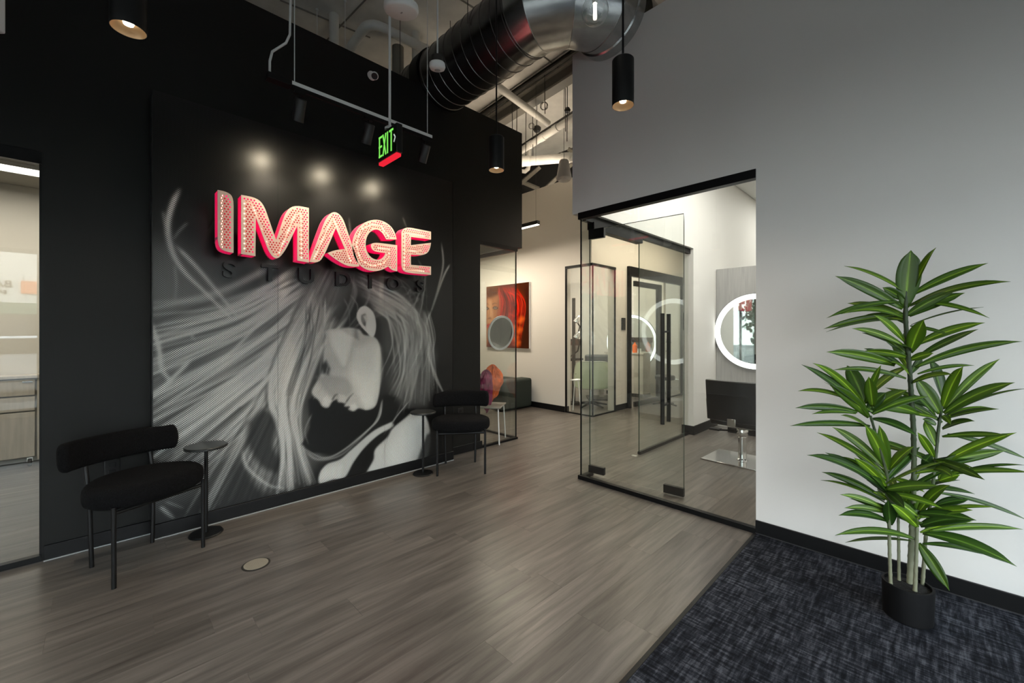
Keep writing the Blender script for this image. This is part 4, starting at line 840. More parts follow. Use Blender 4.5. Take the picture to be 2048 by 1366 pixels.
    for k in range(16):
        x = 1.25+R.uniform(-.07, .12)
        c.stroke([(x, 1.66), (x-.02+R.uniform(-.04, .04), 1.36), (x-.10, 1.08), (x-.16, .88)], .007, .006, R.choice((.03, .35, .6)), .7)
    for k in range(26):
        x = 1.93+R.uniform(0, .5)
        c.stroke([(x, 1.62), (x+.07, 1.3), (x+R.uniform(-.12, .12), .98)], .007, .004, R.choice((.04, .4, .6)), .7)
    c.blur(.5)
    return c

# ------------------------------------------------------------------ feature wall panel with its print
def field_mesh(name, c, corner, du, dv, attr, colour=False):
    """a dense sheet carrying the painted field; corner + u*du + v*dv"""
    nu, nv = c.nu, c.nv
    co = corner[None, None, :]+(c.U-c.u0)[..., None]*du+(c.V-c.v0)[..., None]*dv
    me = bpy.data.meshes.new(name); me.vertices.add(nu*nv); me.vertices.foreach_set('co', co.reshape(-1))
    i = np.arange(nv-1)[:, None]*nu+np.arange(nu-1)[None, :]
    q = np.stack([i, i+1, i+nu+1, i+nu], -1).reshape(-1)
    nf = (nu-1)*(nv-1); me.loops.add(nf*4); me.loops.foreach_set('vertex_index', q.astype(np.int32)); me.polygons.add(nf)
    me.polygons.foreach_set('loop_start', np.arange(0, nf*4, 4, dtype=np.int32)); me.polygons.foreach_set('loop_total', np.full(nf, 4, dtype=np.int32)); me.update(calc_edges=True)
    if colour:
        a = me.attributes.new(attr, 'FLOAT_COLOR', 'POINT'); A = np.ones((nu*nv, 4)); A[:, :3] = np.clip(c.A.reshape(-1, 3), 0, 1); a.data.foreach_set('color', A.reshape(-1))
    else:
        a = me.attributes.new(attr, 'FLOAT', 'POINT'); a.data.foreach_set('value', np.clip(c.A[..., 0].reshape(-1), 0, 1))
    return me
cv = paint_mural()
mm = bpy.data.materials.new('halftone_print'); mm.use_nodes = True; n = mm.node_tree.nodes; l = mm.node_tree.links; b = n['Principled BSDF']
at_ = n.new('ShaderNodeAttribute'); at_.attribute_name = 'tone'; tc = n.new('ShaderNodeTexCoord'); sp = n.new('ShaderNodeSeparateXYZ'); l.new(tc.outputs['Object'], sp.inputs[0])
def mth(op, a, b_=None, c_=None):
    q = n.new('ShaderNodeMath'); q.operation = op
    for i, z in enumerate((a, b_, c_)):
        if z is None: continue
        if isinstance(z, (int, float)): q.inputs[i].default_value = z
        else: l.new(z, q.inputs[i])
    return q.outputs[0]
p = .0150
# hexagonal dots: the larger of two offset cosine grids
def dots(oy, oz):
    a = mth('COSINE', mth('MULTIPLY', mth('ADD', sp.outputs['Y'], oy), 2*PI/p)); c_ = mth('COSINE', mth('MULTIPLY', mth('ADD', sp.outputs['Z'], oz), 2*PI/(p*.9)))
    return mth('MULTIPLY', mth('ADD', a, c_), .25)
w_ = mth('ADD', mth('MAXIMUM', dots(0, 0), dots(p/2, p*.45)), .0)      # about 0 between dots, .5 on a dot
amt = n.new('ShaderNodeMapRange'); amt.inputs[1].default_value = 1.25; amt.inputs[2].default_value = 2.1; amt.inputs[3].default_value = 1.0; amt.inputs[4].default_value = .12; l.new(sp.outputs['Y'], amt.inputs[0])
k1 = n.new('ShaderNodeMapRange'); k1.inputs[1].default_value = .12; k1.inputs[2].default_value = .38; k1.inputs[3].default_value = .12; k1.inputs[4].default_value = 2.0; l.new(w_, k1.inputs[0])
mix = mth('ADD', mth('MULTIPLY', mth('SUBTRACT', k1.outputs[0], 1.0), amt.outputs[0]), 1.0)
tone = mth('MINIMUM', mth('MULTIPLY', mth('MULTIPLY', mth('POWER', at_.outputs['Fac'], 1.35), mix), 1.75), .95)
cc = n.new('ShaderNodeCombineColor'); l.new(mth('MULTIPLY', tone, .97), cc.inputs[0]); l.new(tone, cc.inputs[1]); l.new(mth('MULTIPLY', tone, .97), cc.inputs[2]); l.new(cc.outputs[0], b.inputs['Base Color'])
b.inputs['Roughness'].default_value = .31; b.inputs['Specular IOR Level'].default_value = .45
bt = n.new('ShaderNodeTexNoise'); bt.inputs['Scale'].default_value = 130; l.new(tc.outputs['Object'], bt.inputs[0]); bp = n.new('ShaderNodeBump'); bp.inputs['Strength'].default_value = .025; bp.inputs['Distance'].default_value = .003; l.new(bt.outputs[0], bp.inputs['Height']); l.new(bp.outputs[0], b.inputs['Normal'])
pan = thing('mural_panel', 'large black feature panel printed with a halftone portrait of a woman with blown hair', 'mural', (XM, 1.48, 0))
MB().box(XL+.0015, XM-.004, .236, 2.722, 0, 3.03).build('backing', M['black'], pan)
U0, U1, V0, V1 = .235, 2.72, .1, 3.03
seams = [.236, .995, 1.50, 1.92, 2.721]
seams = [.236, .995, 1.921, 2.721]
class Sub: pass
for a0, a1 in zip(seams, seams[1:]):
    j0, j1 = int((a0-cv.u0)/cv.h+.5), int((a1-cv.u0)/cv.h+.5)
    s_ = Sub(); sl = slice(j0, j1+1); s_.U, s_.V, s_.A = cv.U[:, sl].copy(), cv.V[:, sl], cv.A[:, sl]; s_.nu = s_.U.shape[1]; s_.nv = cv.nv; s_.u0, s_.v0 = cv.u0, cv.v0
    s_.U[:, 0] += .0012; s_.U[:, -1] -= .0012
    me = field_mesh('panel_sheet', s_, np.array([0, cv.u0-1.48, cv.v0]), np.array([0, 1., 0]), np.array([0, 0, 1.]), 'tone')
    me.materials.append(mm); o = bpy.data.objects.new('panel_sheet', me); C.objects.link(o); o.parent = pan
MB().box(XL+.0015, XM+.001, 2.722, 2.726, 0, 3.03).build('edge_strip', M['signblack'], pan)
MB().box(XL+.0015, XM+.001, .230, .235, 0, 3.03).build('edge_strip', M['signblack'], pan)

# ------------------------------------------------------------------ red haired portrait on the far wall
def paint_portrait():
    R = random.Random(8); c = Canvas(0, 1.21, 0, 1.25, .012, 3)
    c.A[:] = (.05, .012, .004)
    c.poly([(0, 0), (.95, 0), (1.0, .5), (1.08, .95), (.85, 1.2), (.3, 1.25), (0, 1.25)], (.16, .018, .004), .1)
    for k in range(70):
        t = R.random(); x = .42+.62*t
        P = [(x*.9-.02+R.gauss(0, .03), 1.22-.15*abs(t-.4)), (x+.08+R.gauss(0, .04), .85), (x+.06*math.sin(k)+R.gauss(0, .05), .45), (x-.05+R.gauss(0, .06), .02)]
        c.stroke(P, R.uniform(.007, .016), .006, R.choice(((.55, .008, .003), (.20, .008, .003), (.85, .05, .01), (.03, .004, .002), (.35, .008, .004), (.05, .006, .003))), .75)
    c.poly([(0, 0), (0, 1.25), (.36, 1.25), (.44, 1.0), (.43, .7), (.36, .5), (.22, .3), (.1, .22)], (.36, .15, .06), .03)
    c.poly([(0, 1.0), (0, 1.25), (.4, 1.25), (.44, 1.08), (.2, 1.02)], (.10, .03, .008), .06)
    c.poly([(.02, .5), (.14, .42), (.24, .5), (.16, .95), (.06, 1.0)], (.55, .29, .15), .05, .8)
    c.poly([(.26, .4), (.40, .55), (.44, .95), (.36, 1.1), (.32, .7)], (.22, .07, .03), .05, .8)
    for ex in (.0, .27):
        c.poly([(ex-.09, .80), (ex, .835), (ex+.09, .79), (ex, .765)], (.04, .02, .015), .012, .95, True)
        c.poly([(ex-.05, .80), (ex, .815), (ex+.05, .795), (ex, .78)], (.55, .5, .42), .006, .8); c.poly([(ex-.02, .80), (ex, .815), (ex+.02, .80), (ex, .78)], (.02, .03, .03), .005)
        c.stroke([(ex-.10, .87), (ex, .90), (ex+.11, .86)], .014, .008, (.10, .035, .015), .9)
    c.stroke([(.10, .8), (.09, .68), (.06, .60)], .014, .018, (.25, .09, .04), .7)
    c.poly([(.03, .585), (.10, .57), (.17, .585), (.10, .62)], (.16, .05, .03), .02, .8)
    c.poly([(.0, .45), (.08, .485), (.13, .475), (.22, .45), (.12, .39), (.02, .40)], (.45, .045, .035), .012, .95)
    c.stroke([(.0, .445), (.10, .44), (.21, .45)], .006, .004, (.12, .01, .01), .9)
    for k in range(14):
        c.stroke([(.38+R.gauss(0, .03), 1.2), (.46+R.gauss(0, .03), .9), (.42+R.gauss(0, .03), .6), (.5, .3)], .010, .008, R.choice(((.5, .015, .005), (.15, .01, .004), (.85, .05, .01))), .8)
    for x, y in ((.95, .35), (.85, .2), (1.0, .55), (.9, .1), (.8, .4)): c.poly([(x-.09, y-.04), (x, y-.07), (x+.09, y+.01), (x, y+.05)], (1, .16, .02), .05, .6, True)
    for P in ([(.55, 1.1), (.62, .8), (.55, .5)], [(1.15, 1.2), (1.18, .8), (1.15, .3)], [(.6, .4), (.7, .25), (.62, .05)], [(.75, .9), (.8, .8), (.72, .72)]): c.stroke(P, .07, .05, (.035, .006, .003), .8)
    c.stroke([(.62, 1.1), (.85, 1.0), (.93, .75), (.86, .62), (.70, .66)], .02, .02, (.9, .03, .008), .7)
    c.stroke([(.70, 1.12), (.98, 1.0), (1.03, .75), (.95, .5)], .012, .01, (.55, .05, .02), .7)
    return c
pc = paint_portrait()
ma = bpy.data.materials.new('portrait_print'); ma.use_nodes = True; nn = ma.node_tree.nodes; at2 = nn.new('ShaderNodeAttribute'); at2.attribute_name = 'paint'
ma.node_tree.links.new(at2.outputs['Color'], nn['Principled BSDF'].inputs['Base Color']); nn['Principled BSDF'].inputs['Roughness'].default_value = .12
art = thing('portrait_print', 'large glossy print of a woman with flowing red hair on the far white wall', 'picture', (-5.928, 5.697, 1.084))
me = field_mesh('print', pc, np.array([-.605, -.021, 0]), np.array([1., 0, 0]), np.array([0, 0, 1.]), 'paint', True); me.materials.append(ma)
o = bpy.data.objects.new('print', me); C.objects.link(o); o.parent = art
BX(-.605, .605, -.02, .02, 0, 1.25).build('panel', M['plastic'], art, local=True)

# ------------------------------------------------------------------ duct
ZD, RD, YD = 4.18, .322, 2.68
duct = thing('air_duct', 'large silver spiral duct with a gored elbow, from the black wall over the white wall', 'duct', (-2.6, YD, ZD))
x0, xe = -4.3, -2.52
prof = []; x = x0; pitch = .135
while x < xe-.001:
    nx = min(x+pitch, xe)
    prof += [(RD, x), (RD, nx-.012), (RD+.005, nx-.008), (RD+.005, nx-.003)]; x = nx
prof += [(RD, xe)]
MB().lathe(prof, c=(0, YD, ZD), n=64, axis='X').build('spiral_pipe', M['spiral'], duct, smooth=50)
# gored elbow: rings on mitre planes
Rb = .50; cxy = (-2.52, YD+Rb); nseg = 4; rings = []
def ring(px_, py_, dirn, mit):
    """cross-section circle sheared onto the mitre plane"""
    out = []; t_ = Vector((math.cos(dirn), math.sin(dirn), 0)); nrm = Vector((-math.sin(dirn), math.cos(dirn), 0)); return t_, nrm
pts = [Vector((cxy[0]+Rb*math.sin(a), cxy[1]-Rb*math.cos(a), ZD)) for a in [0]+[math.radians(90)*(k+.5)/3 for k in range(3)]+[math.radians(90)]]
# path with straight gores between mitre points
path = [Vector((xe, YD, ZD))]
for k in range(1, 4):
    a = math.radians(90)*(k-.5)/3; path.append(Vector((cxy[0]+Rb/math.cos(math.radians(15))*math.sin(a), cxy[1]-Rb/math.cos(math.radians(15))*math.cos(a), ZD)))
path.append(Vector((cxy[0]+Rb, cxy[1], ZD))); path.append(Vector((cxy[0]+Rb, YR+.02, ZD))) if False else None
path = [p_ for p_ in path if p_ is not None]
dirs = [(path[i+1]-path[i]).normalized() for i in range(len(path)-1)]
N = 64
def ringpts(i):
    if i == 0: nrm = Vector((1, 0, 0)); d_ = dirs[0]
    elif i == len(path)-1: nrm = Vector((0, 1, 0)); d_ = dirs[-1]
    else: nrm = (dirs[i-1]+dirs[i]).normalized(); d_ = dirs[i]
    side = Vector((0, 0, 1)).cross(d_); out = []
    for k in range(N):
        q = side*math.cos(2*PI*k/N)*RD+Vector((0, 0, 1))*math.sin(2*PI*k/N)*RD
        out.append(path[i]+q-d_*(q.dot(nrm)/d_.dot(nrm)))
    return out
for i in range(len(path)-1):
    A, B = ringpts(i), ringpts(i+1)
    MB().add(A+B, [(k, (k+1) % N, N+(k+1) % N, N+k) for k in range(N)]).build('elbow_gore', M['steel'], duct, smooth=50)
    if i:
        MB().tube(A+[A[0]], .0035, 6, caps=False).build('seam', M['steel'], duct, smooth=60)
MB().lathe([(RD, YR-.10), (RD+.012, YR-.09), (RD+.012, YR), (RD, YR+.001)], c=(cxy[0]+Rb, 0, ZD), n=64, axis='Y').build('collar', M['steel'], duct)
MB().lathe([(RD, YR+.14), (RD, YR+1.4)], c=(cxy[0]+Rb, 0, ZD), n=48, axis='Y').build('outlet', M['steel'], duct)
for x in (-2.95, -4.15):
    mb = MB()
    for dy in (-.34, .34): mb.tube([(x, YD+dy, ZD), (x, YD+dy, 5.2)], .004, 6)
    mb.build('hanger', M['rod'], duct)
# sleeve where the duct crosses the black wall
struct(MB().lathe([(RD+.004, XL-.145), (RD+.02, XL-.145), (RD+.02, XL+.006), (RD+.004, XL+.006)], c=(0, YD, ZD), n=64, axis='X'), 'trim_3', M['black'])

# ------------------------------------------------------------------ pipes and steel under the deck
def pipe_thing(name, label, P, r, m_='pipe', joints=(), cat='pipe', group=None):
    t = thing(name, label, cat, P[0], 0, group)
    MB().tube(P, r, 20).build('run', M[m_], t, smooth=80)
    for a, d in joints:
        a = Vector(a); d = Vector(d).normalized(); MB().tube([a-d*r*1.0, a+d*r*1.0], r*1.13, 20).build('coupling', M[m_], t)
    return t
def arc(P, rad=.12, n=6):
    out = [Vector(P[0])]
    for a, b, c_ in zip(P, P[1:], P[2:]):
        a, b, c_ = Vector(a), Vector(b), Vector(c_); u = b+(a-b).normalized()*rad; w = b+(c_-b).normalized()*rad
        for k in range(n+1): q = k/n; out.append(u*(1-q)**2+b*2*q*(1-q)+w*q*q)
    return out+[Vector(P[-1])]
p1 = [(-5.021,2.09,4.75), (-4.401,2.1,4.85), (-4.227,3.782,4.8), (-4.359,5.097,4.75)]
pipe_thing('drain_pipe', 'white plastic drain pipe bending round above the black wall', arc(p1, .16), .052, joints=[(p1[1], Vector(p1[0])-Vector(p1[1]))] if False else [])
pipe_thing('riser_pipe', 'short vertical white pipe dropping from the deck behind the black wall', [(-5.05,1.97,5.2), tuple(a+b for a, b in zip((-5.05,1.97,5.2), (0, 0, -1.6)))], .055)
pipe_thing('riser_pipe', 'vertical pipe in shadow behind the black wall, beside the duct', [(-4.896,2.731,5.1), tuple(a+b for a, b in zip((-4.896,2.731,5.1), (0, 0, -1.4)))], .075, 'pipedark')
pipe_thing('vent_pipe', 'broad grey pipe rising at a slant above the dome camera', [(-4.84,2.838,4.6), (-4.637,3.035,5.1)], .09, 'pipe')
pipe_thing('vent_pipe', 'upright cream pipe just left of the spiral duct', [(-4.502,2.758,5.1), tuple(a+b for a, b in zip((-4.502,2.758,5.1), (0, 0, -1.5)))], .05)
p2 = [(-5.555,5.28,4.55), (-3.537,4.895,4.55)]
pipe_thing('sloping_pipe', 'white pipe on a steel channel sloping up to the right beside the white wall', p2, .055, joints=[((-4.783,5.128,4.55), Vector(p2[1])-Vector(p2[0])), ((-4.439,5.067,4.55), Vector(p2[1])-Vector(p2[0])), ((-4.112,4.999,4.55), Vector(p2[1])-Vector(p2[0]))])
d_ = (Vector(p2[1])-Vector(p2[0])).normalized()
b2 = [Vector(q)+Vector((0, 0, .092)) for q in p2]
solo(MB().tube(b2, .02, 4), 'strut_channel', M['rod'], 'dark steel strut channel lying on the sloping white pipe', 'steel channel')
p3 = [(-5.086,4.834,4.25), (-4.013,5.553,4.25)]
pipe_thing('level_pipe', 'level cream pipe below the sloping pipe beyond the black wall', p3, .075, joints=[((-4.78,5.027,4.25), Vector(p3[1])-Vector(p3[0])), ((-4.243,5.402,4.25), Vector(p3[1])-Vector(p3[0]))])
p4 = [(-5.202,5.55,4.726), (-5.202,5.55,4.469), (-5.214,5.537,4.378), (-5.253,5.498,4.332), (-5.317,5.432,4.341), (-5.356,5.393,4.451)]
pipe_thing('trap_pipe', 'cream u-shaped trap hanging below the level pipe', p4, .038)
# beams and rods
def beam(P, w, h, m_, label, name='steel_beam'):
    a, b = Vector(P[0]), Vector(P[1]); d = (b-a); L_ = d.length; mb = MB(); q = d.to_track_quat('X', 'Z').to_matrix()
    for zz, ww, hh in ((0, w*.25, h), (-h/2, w, h*.14), (h/2, w, h*.14)):
        mb.add([a+q @ Vector((x_, y_, z_+zz)) for x_ in (0, L_) for y_ in (-ww/2, ww/2) for z_ in (-hh/2, hh/2)], [(0, 1, 3, 2), (4, 6, 7, 5), (0, 4, 5, 1), (2, 3, 7, 6), (0, 2, 6, 4), (1, 5, 7, 3)])
    return solo(mb, name, M[m_], label, 'beam')
beam([(-5.793,4.879,5.05), (-3.413,4.665,5.05)], .16, .2, 'pipedark', 'painted steel beam crossing the deck beyond the duct, lower of two')
beam([(-5.789,4.644,5.12), (-3.252,4.445,5.12)], .05, .06, 'rod', 'thin dark conduit pair under the deck beyond the duct')
for k, (px_, pa, w_) in enumerate(()): pass
ro = [((-4.662,4.583,5.15), .75), ((-4.587,4.62,5.15), .8), ((-4.681,5.08,5.15), .9), ((-4.395,4.874,5.15), .8), ((-3.932,4.521,5.15), .62), ((-4.81,5.059,5.15), .8), ((-3.82,4.852,5.15), .8), ((-3.78,4.859,5.15), .95)]
for k, (q, L_) in enumerate(ro):
    o = solo(MB().tube([q, (q[0]+.01*(-1)**k, q[1], q[2]-L_)], .006, 6), 'threaded_rod', M['rod'], 'thin dark hanger rod beyond the duct, '+['first', 'second', 'fourth', 'fifth', 'sixth', 'third', 'seventh', 'eighth'][k]+' from the left', 'rod', 'hanger rods beyond the duct')
for q, r_ in (((-4.305,4.938,4.95), .06), ((-4.875,5.264,4.95), .05)):
    t = thing('cable_coil', 'coil of grey cable tied to a hanger rod above the white pipe' if r_ > .055 else 'smaller coil of grey cable at the end of the strut channel', 'cable', q)
    mb = MB()
    for j in range(3):
        a = j*.5; mb.tube([(r_*math.cos(x_)*math.cos(a), r_*math.cos(x_)*math.sin(a), r_*math.sin(x_)) for x_ in np.linspace(0, 2*PI, 17)], .005, 6)
    mb.build('loops', M['pipedark'], t, local=True)
solo(MB().lathe([(0, -.05), (.05, -.045), (.07, -.01), (.07, .02), (.04, .05), (0, .055)], c=(-4.879,5.411,4.95), n=20), 'junction_box', M['rod'], 'round black junction box on the strut channel', 'junction box')
solo(MB().lathe([(0, -.04), (.04, -.035), (.05, 0), (.03, .035), (0, .04)], c=(-4.119,5.295,4.95), n=20), 'junction_box', M['rod'], 'small dark round box on the strut near the white wall', 'junction box')
# thin lines of the deck: joints and threaded hangers over the black wall
for kc, (a, b_) in enumerate((((-5.249,1.438,5.195), (-5.104,2.449,5.195)), ((-4.424,2.123,5.165), (-5.706,2.043,5.165)), ((-3.797,2.864,5.195), (-3.772,3.375,5.195)), ((-3.779,4.251,5.195), (-3.799,5.067,5.195)))):
    solo(MB().tube([a, b_], .010, 6), 'deck_conduit', M['pipedark'], 'thin painted conduit flat under the deck, '+['top left above the track feed', 'crossing above the bent drain pipe', 'just left of the duct elbow', 'right of the duct beyond its elbow'][kc], 'conduit', 'thin conduits under the deck')
for px_a, dz in (((-5.09,1.788,5.195), .9), ((-4.727,1.968,5.195), 1.2)):
    solo(MB().tube([px_a, (px_a[0], px_a[1], 5.2-dz)], .005, 6).lathe([(0, -.03), (.016, -.02), (.016, 0), (0, .0)], c=px_a, n=12), 'hanger_wire', M['conduit'], 'thin grey hanger wire dropping behind the black wall, '+('left' if dz < 1 else 'right')+' of the short white riser pipe', 'hanger', 'hanger wires behind the black wall')
# near-black sheet standing in for the unlit roof space, truss members before it
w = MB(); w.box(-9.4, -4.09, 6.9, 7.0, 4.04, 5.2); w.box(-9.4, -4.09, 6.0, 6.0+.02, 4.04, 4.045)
struct(w, 'roof_dark_sheet', mat('painted_roof_dark', (.010, .009, .008), .9))
for k, (a, b_) in enumerate((((-5.765,5.833,4.277), (-5.327,5.993,4.573)), ((-5.807,5.933,4.412), (-5.541,6.203,4.252)), ((-5.391,6.213,4.218), (-4.793,6.393,4.648)), ((-5.072,6.537,5.008), (-4.872,6.741,4.87)))):
    solo(MB().tube([a, b_], .045, 4), 'truss_member', mat('truss_grey', (.20, .18, .15), .7) if k == 0 else bpy.data.materials['truss_grey'],
         ['slanting steel truss member beside the black wall corner', 'low steel truss member just above the beige wall', 'slanting truss member behind the grey cone pendant', 'short truss member at the white wall edge'][k], 'truss')

# ------------------------------------------------------------------ office on the left
t = thing('drawer_pedestal', 'pale wood drawer unit on castors behind the left glass', 'cabinet', (-6.72, -.8, 0))
XC = -6.60
MB().box(-6.84, XC-.022, -1.30, -.50, .09, .915).build('body', M['pipedark'], t, bevel=.003)
MB().box(-6.84, XC, -.50, -.455, .06, .955).build('side_panel', M['laminate'], t, bevel=.003)
MB().box(-6.84, XC+.01, -1.32, -.455, .915, .945).build('top', M['laminate'], t, bevel=.003)
for za, zb_ in ((.740, .905), (.580, .724), (.10, .564)):
    d = MB().box(XC-.02, XC, -1.28, -.515, za, zb_).build('drawer', M['laminate'], t, bevel=.002)
    MB().box(XC, XC+.012, -1.0, -.80, zb_-.012, zb_+.002).build('pull', M['chrome'], d)
MB().box(XC+.0, XC+.006, -.60, -.53, .875, .885).build('lock_strip', M['chrome'], t)
for y in (-.55, -1.2):
    MB().lathe([(0, -.014), (.036, -.014), (.040, -.008), (.040, .008), (.036, .014), (0, .014)], c=(XC-.01, y, .040), n=24, axis='Y').build('castor', M['tyre'], t)
    MB().box(XC-.05, XC-.01, y-.02, y+.02, .05, .09).build('castor_fork', M['chrome'], t)
t = thing('ceiling_light', 'long bright ceiling light strip in the office behind the left glass', 'light', (-6.05, -1.2, 2.94))
BX(-6.17, -5.93, -2.6, .3, 2.925, 2.956).build('diffuser', M['strip'], t)
MB().box(-6.185, -6.17, -2.6, .3, 2.92, 2.956).box(-5.93, -5.915, -2.6, .3, 2.92, 2.956).build('frame', M['grid'], t)
lamp('office_light', 'AREA', (-5.6, -1.2, 2.90), 34, (1, .86, .66), shape='RECTANGLE', size=.5, size_y=2.6)

# ------------------------------------------------------------------ glazed corner room and lobby beyond
t = thing('bench_seat', 'dark green upholstered block bench against the far wall under the portrait', 'bench', (-5.6, 5.35, 0))
MB().box(-6.9, -5.32, 5.0, 5.62, .04, .40).build('seat', mat('dark_green_velvet', (.012, .020, .015), .7), t, bevel=.03, seg=3)
MB().box(-5.50, -5.22, 4.92, 5.66, .02, .545).build('arm', bpy.data.materials['dark_green_velvet'], t, bevel=.04, seg=3)
MB().box(-6.9, -5.45, 5.45, 5.66, .38, .52).build('backrest', bpy.data.materials['dark_green_velvet'], t, bevel=.03, seg=3)
t = thing('wall_mirror', 'small round mirror with a pale ring just inside the far glass corner', 'mirror', (-3.885, 3.62, 1.385), -PI/2)
t.rotation_euler = (math.radians(-7), 0, -PI/2)
MB().lathe([(.0, .0), (.195, .0), (.195, .006), (0, .006)], n=56, axis='Y').build('glass', M['dimmed'], t, local=True)
MB().lathe([(.195, -.004), (.222, -.004), (.222, .010), (.195, .010)], n=56, axis='Y').build('ring', M['plastic'], t, local=True)
# small white chair with a towel over it
c0 = (-4.032,3.53,1.164); cx_, cy_ = c0[0], c0[1]
t = thing('white_chair', 'white framed chair holding the folded towels inside the glazed corner', 'chair', (cx_, cy_, 0), math.radians(35))
MB().box(-.2, .2, -.2, .2, .445, .462).build('seat', M['pipedark'], t, local=True, bevel=.005)
for sx in (-1, 1):
    for sy in (-1, 1): MB().tube([(sx*.19, sy*.19, 0), (sx*.17, sy*.17, .75 if sx < 0 else .45)], .008, 10).build('leg', M['conduit'], t, local=True)
MB().tube([(-.17, -.18, .75), (-.17, .18, .75)], .012, 10).build('top_rail', M['plastic'], t, local=True)
def cloth(name, m_, label, c_, sx, sy, sz, seed, n=44, drop=None):
    R_ = random.Random(seed); V = []; F = []; ph = [R_.uniform(0, 6) for _ in range(6)]
    for i in range(n+1):
        th = PI*i/n
        for k in range(n):
            a = 2*PI*k/n; r_ = .75+.32*abs(math.sin(4*a+ph[0]+2.2*th))**.7+.14*abs(math.sin(9*a+ph[1]-3*th))+.14*math.sin(2*a+3*th+ph[2])
            z_ = math.cos(th); s_ = math.sin(th)
            V.append((c_[0]+sx*s_*math.cos(a)*r_, c_[1]+sy*s_*math.sin(a)*r_, c_[2]+sz*(z_ if z_ > 0 else z_*(1.0 if not drop else drop)*(1+.25*math.sin(3*a+ph[3])))*(1+.10*math.sin(5*a+ph[4]))))
    for i in range(n): F += [(i*n+k, i*n+(k+1) % n, (i+1)*n+(k+1) % n, (i+1)*n+k) for k in range(n)]
    return solo(MB().add(V, F), name, m_, label, 'towel')
cA = (-4.066,3.638,0.753); cB = (-4.027,3.492,0.73)
cloth('towel', M['orange'], 'orange towel heaped on the white chair inside the glazed corner', cA, .10, .12, .20, 3)
cloth('towel', M['magenta'], 'dark magenta towel draped in front of the orange towel', cB, .07, .09, .17, 5, drop=1.6)

# ------------------------------------------------------------------ studio one: mirror, panel, styling chair
solo(BX(-2.285, .6, 6.53, 6.56, .38, 2.33), 'mirror_panel', M['greypanel'], 'tall grey wood panel behind the round lit mirror', 'panel')
struct(BX(-2.285, 1.66, 6.56, 6.70, 0, 2.33), 'wall_studio_partition', M['white'])
def ring_mirror(c_, R_, axis, label, wring=.075, rz=0):
    t = thing('round_mirror', label, 'mirror', c_, rz)
    MB().lathe([(R_-wring, 0), (R_, 0), (R_, .012), (R_-wring, .012)], n=72, axis='Y').build('light_ring', M['ring'], t, local=True)
    for o_ in t.children: o_.scale = (1, -1, 1)
    MB().lathe([(0, -.006), (R_-wring, -.006), (R_-wring, .0), (0, 0)], n=72, axis='Y').build('glass', M['mirror'], t, local=True)
    MB().lathe([(R_, .016), (R_+.006, .010), (R_+.006, -.012), (R_, -.014)], n=72, axis='Y').build('rim', M['frame'], t, local=True)
    MB().lathe([(0, .02), (R_-.05, .02), (R_-.05, .006), (0, .006)], n=48, axis='Y').build('backing', M['plastic'], t, local=True)
    return t
ring_mirror((-1.765, 6.505, 1.403), .53, 'Y', 'large round mirror with a white light ring on the grey panel of the glass studio')
t = thing('styling_counter', 'low white styling shelf with a dark base under the round mirror', 'counter', (-1.2, 6.4, 0))
MB().box(-2.0, .6, 6.25, 6.53, .08, .34).build('body', M['plastic'], t, bevel=.004)
MB().box(-2.02, .6, 6.20, 6.53, 0, .08).build('base', M['trim'], t)
t = thing('styling_chair', 'black leather salon chair on a chrome column and square base plate', 'chair', (-1.46, 4.94, 0), math.radians(-1))
BP = MB(); BP.box(-.34, .34, -.27, .27, .0, .012); BP.build('base_plate', M['chrome'], t, local=True, bevel=.004)
MB().lathe([(.055, .012), (.055, .02), (.042, .03), (.042, .30), (.03, .305), (.03, .42), (0, .42)], n=32).build('column', M['chrome'], t, local=True)
MB().lathe([(.05, .26), (.055, .27), (.055, .34), (.05, .35)], n=24).box(-.12, .12, -.09, .09, .36, .40).build('pump', M['chrome'], t, local=True)
MB().tube([(0, -.0, .31), (-.14, -.02, .31), (-.22, -.02, .30)], .010, 10).box(-.33, -.22, -.06, .02, .292, .312).build('pump_pedal', M['matteblack'], t, local=True)
MB().box(-.25, .28, -.26, .24, .40, .52).build('seat', M['leather'], t, local=True, bevel=.03, seg=3)
bk = MB(); n = 14; V = []; F = []
for i in range(n+1):
    u = -1+2*i/n
    for j in range(9):
        v_ = j/8; x_ = u*(.265+.0*v_); y_ = -.30+.05*u*u-.05*v_; z_ = .46+v_*.43
        V.append((x_, y_-.03, z_)); V.append((x_, y_+.04, z_))
for i in range(n):
    for j in range(8):
        a = (i*9+j)*2; b_ = ((i+1)*9+j)*2
        F += [(a, b_, b_+2, a+2), (a+1, a+3, b_+3, b_+1)]
for i in range(n):
    a = (i*9)*2; b_ = ((i+1)*9)*2; F += [(a, a+1, b_+1, b_)]; a += 16; b_ += 16; F += [(a, b_, b_+1, a+1)]
for j in range(8):
    a = j*2; F += [(a, a+2, a+3, a+1)]; a = (n*9+j)*2; F += [(a, a+1, a+3, a+2)]
bk.add(V, F).build('backrest', M['leather'], t, local=True, bevel=.012, seg=3, smooth=50)
for sx in (-1, 1): MB().tube([(sx*.275, -.20, .45), (sx*.285, -.22, .66), (sx*.285, .12, .66), (sx*.275, .16, .45)], .014, 12).build('armrest', M['chrome'], t, local=True, smooth=70)
MB().box(-.04, .04, -.34, -.26, .42, .50).build('back_bracket', M['chrome'], t, local=True, bevel=.004)
lamp('studio_ceiling_light', 'AREA', (-1.0, 4.9, 3.75), 75, (1, .97, .92), shape='RECTANGLE', size=1.2, size_y=2.4)
lamp('studio_ceiling_light', 'AREA', (-1.0, 8.6, 3.75), 45, (1, .97, .92), shape='RECTANGLE', size=1.2, size_y=.8)
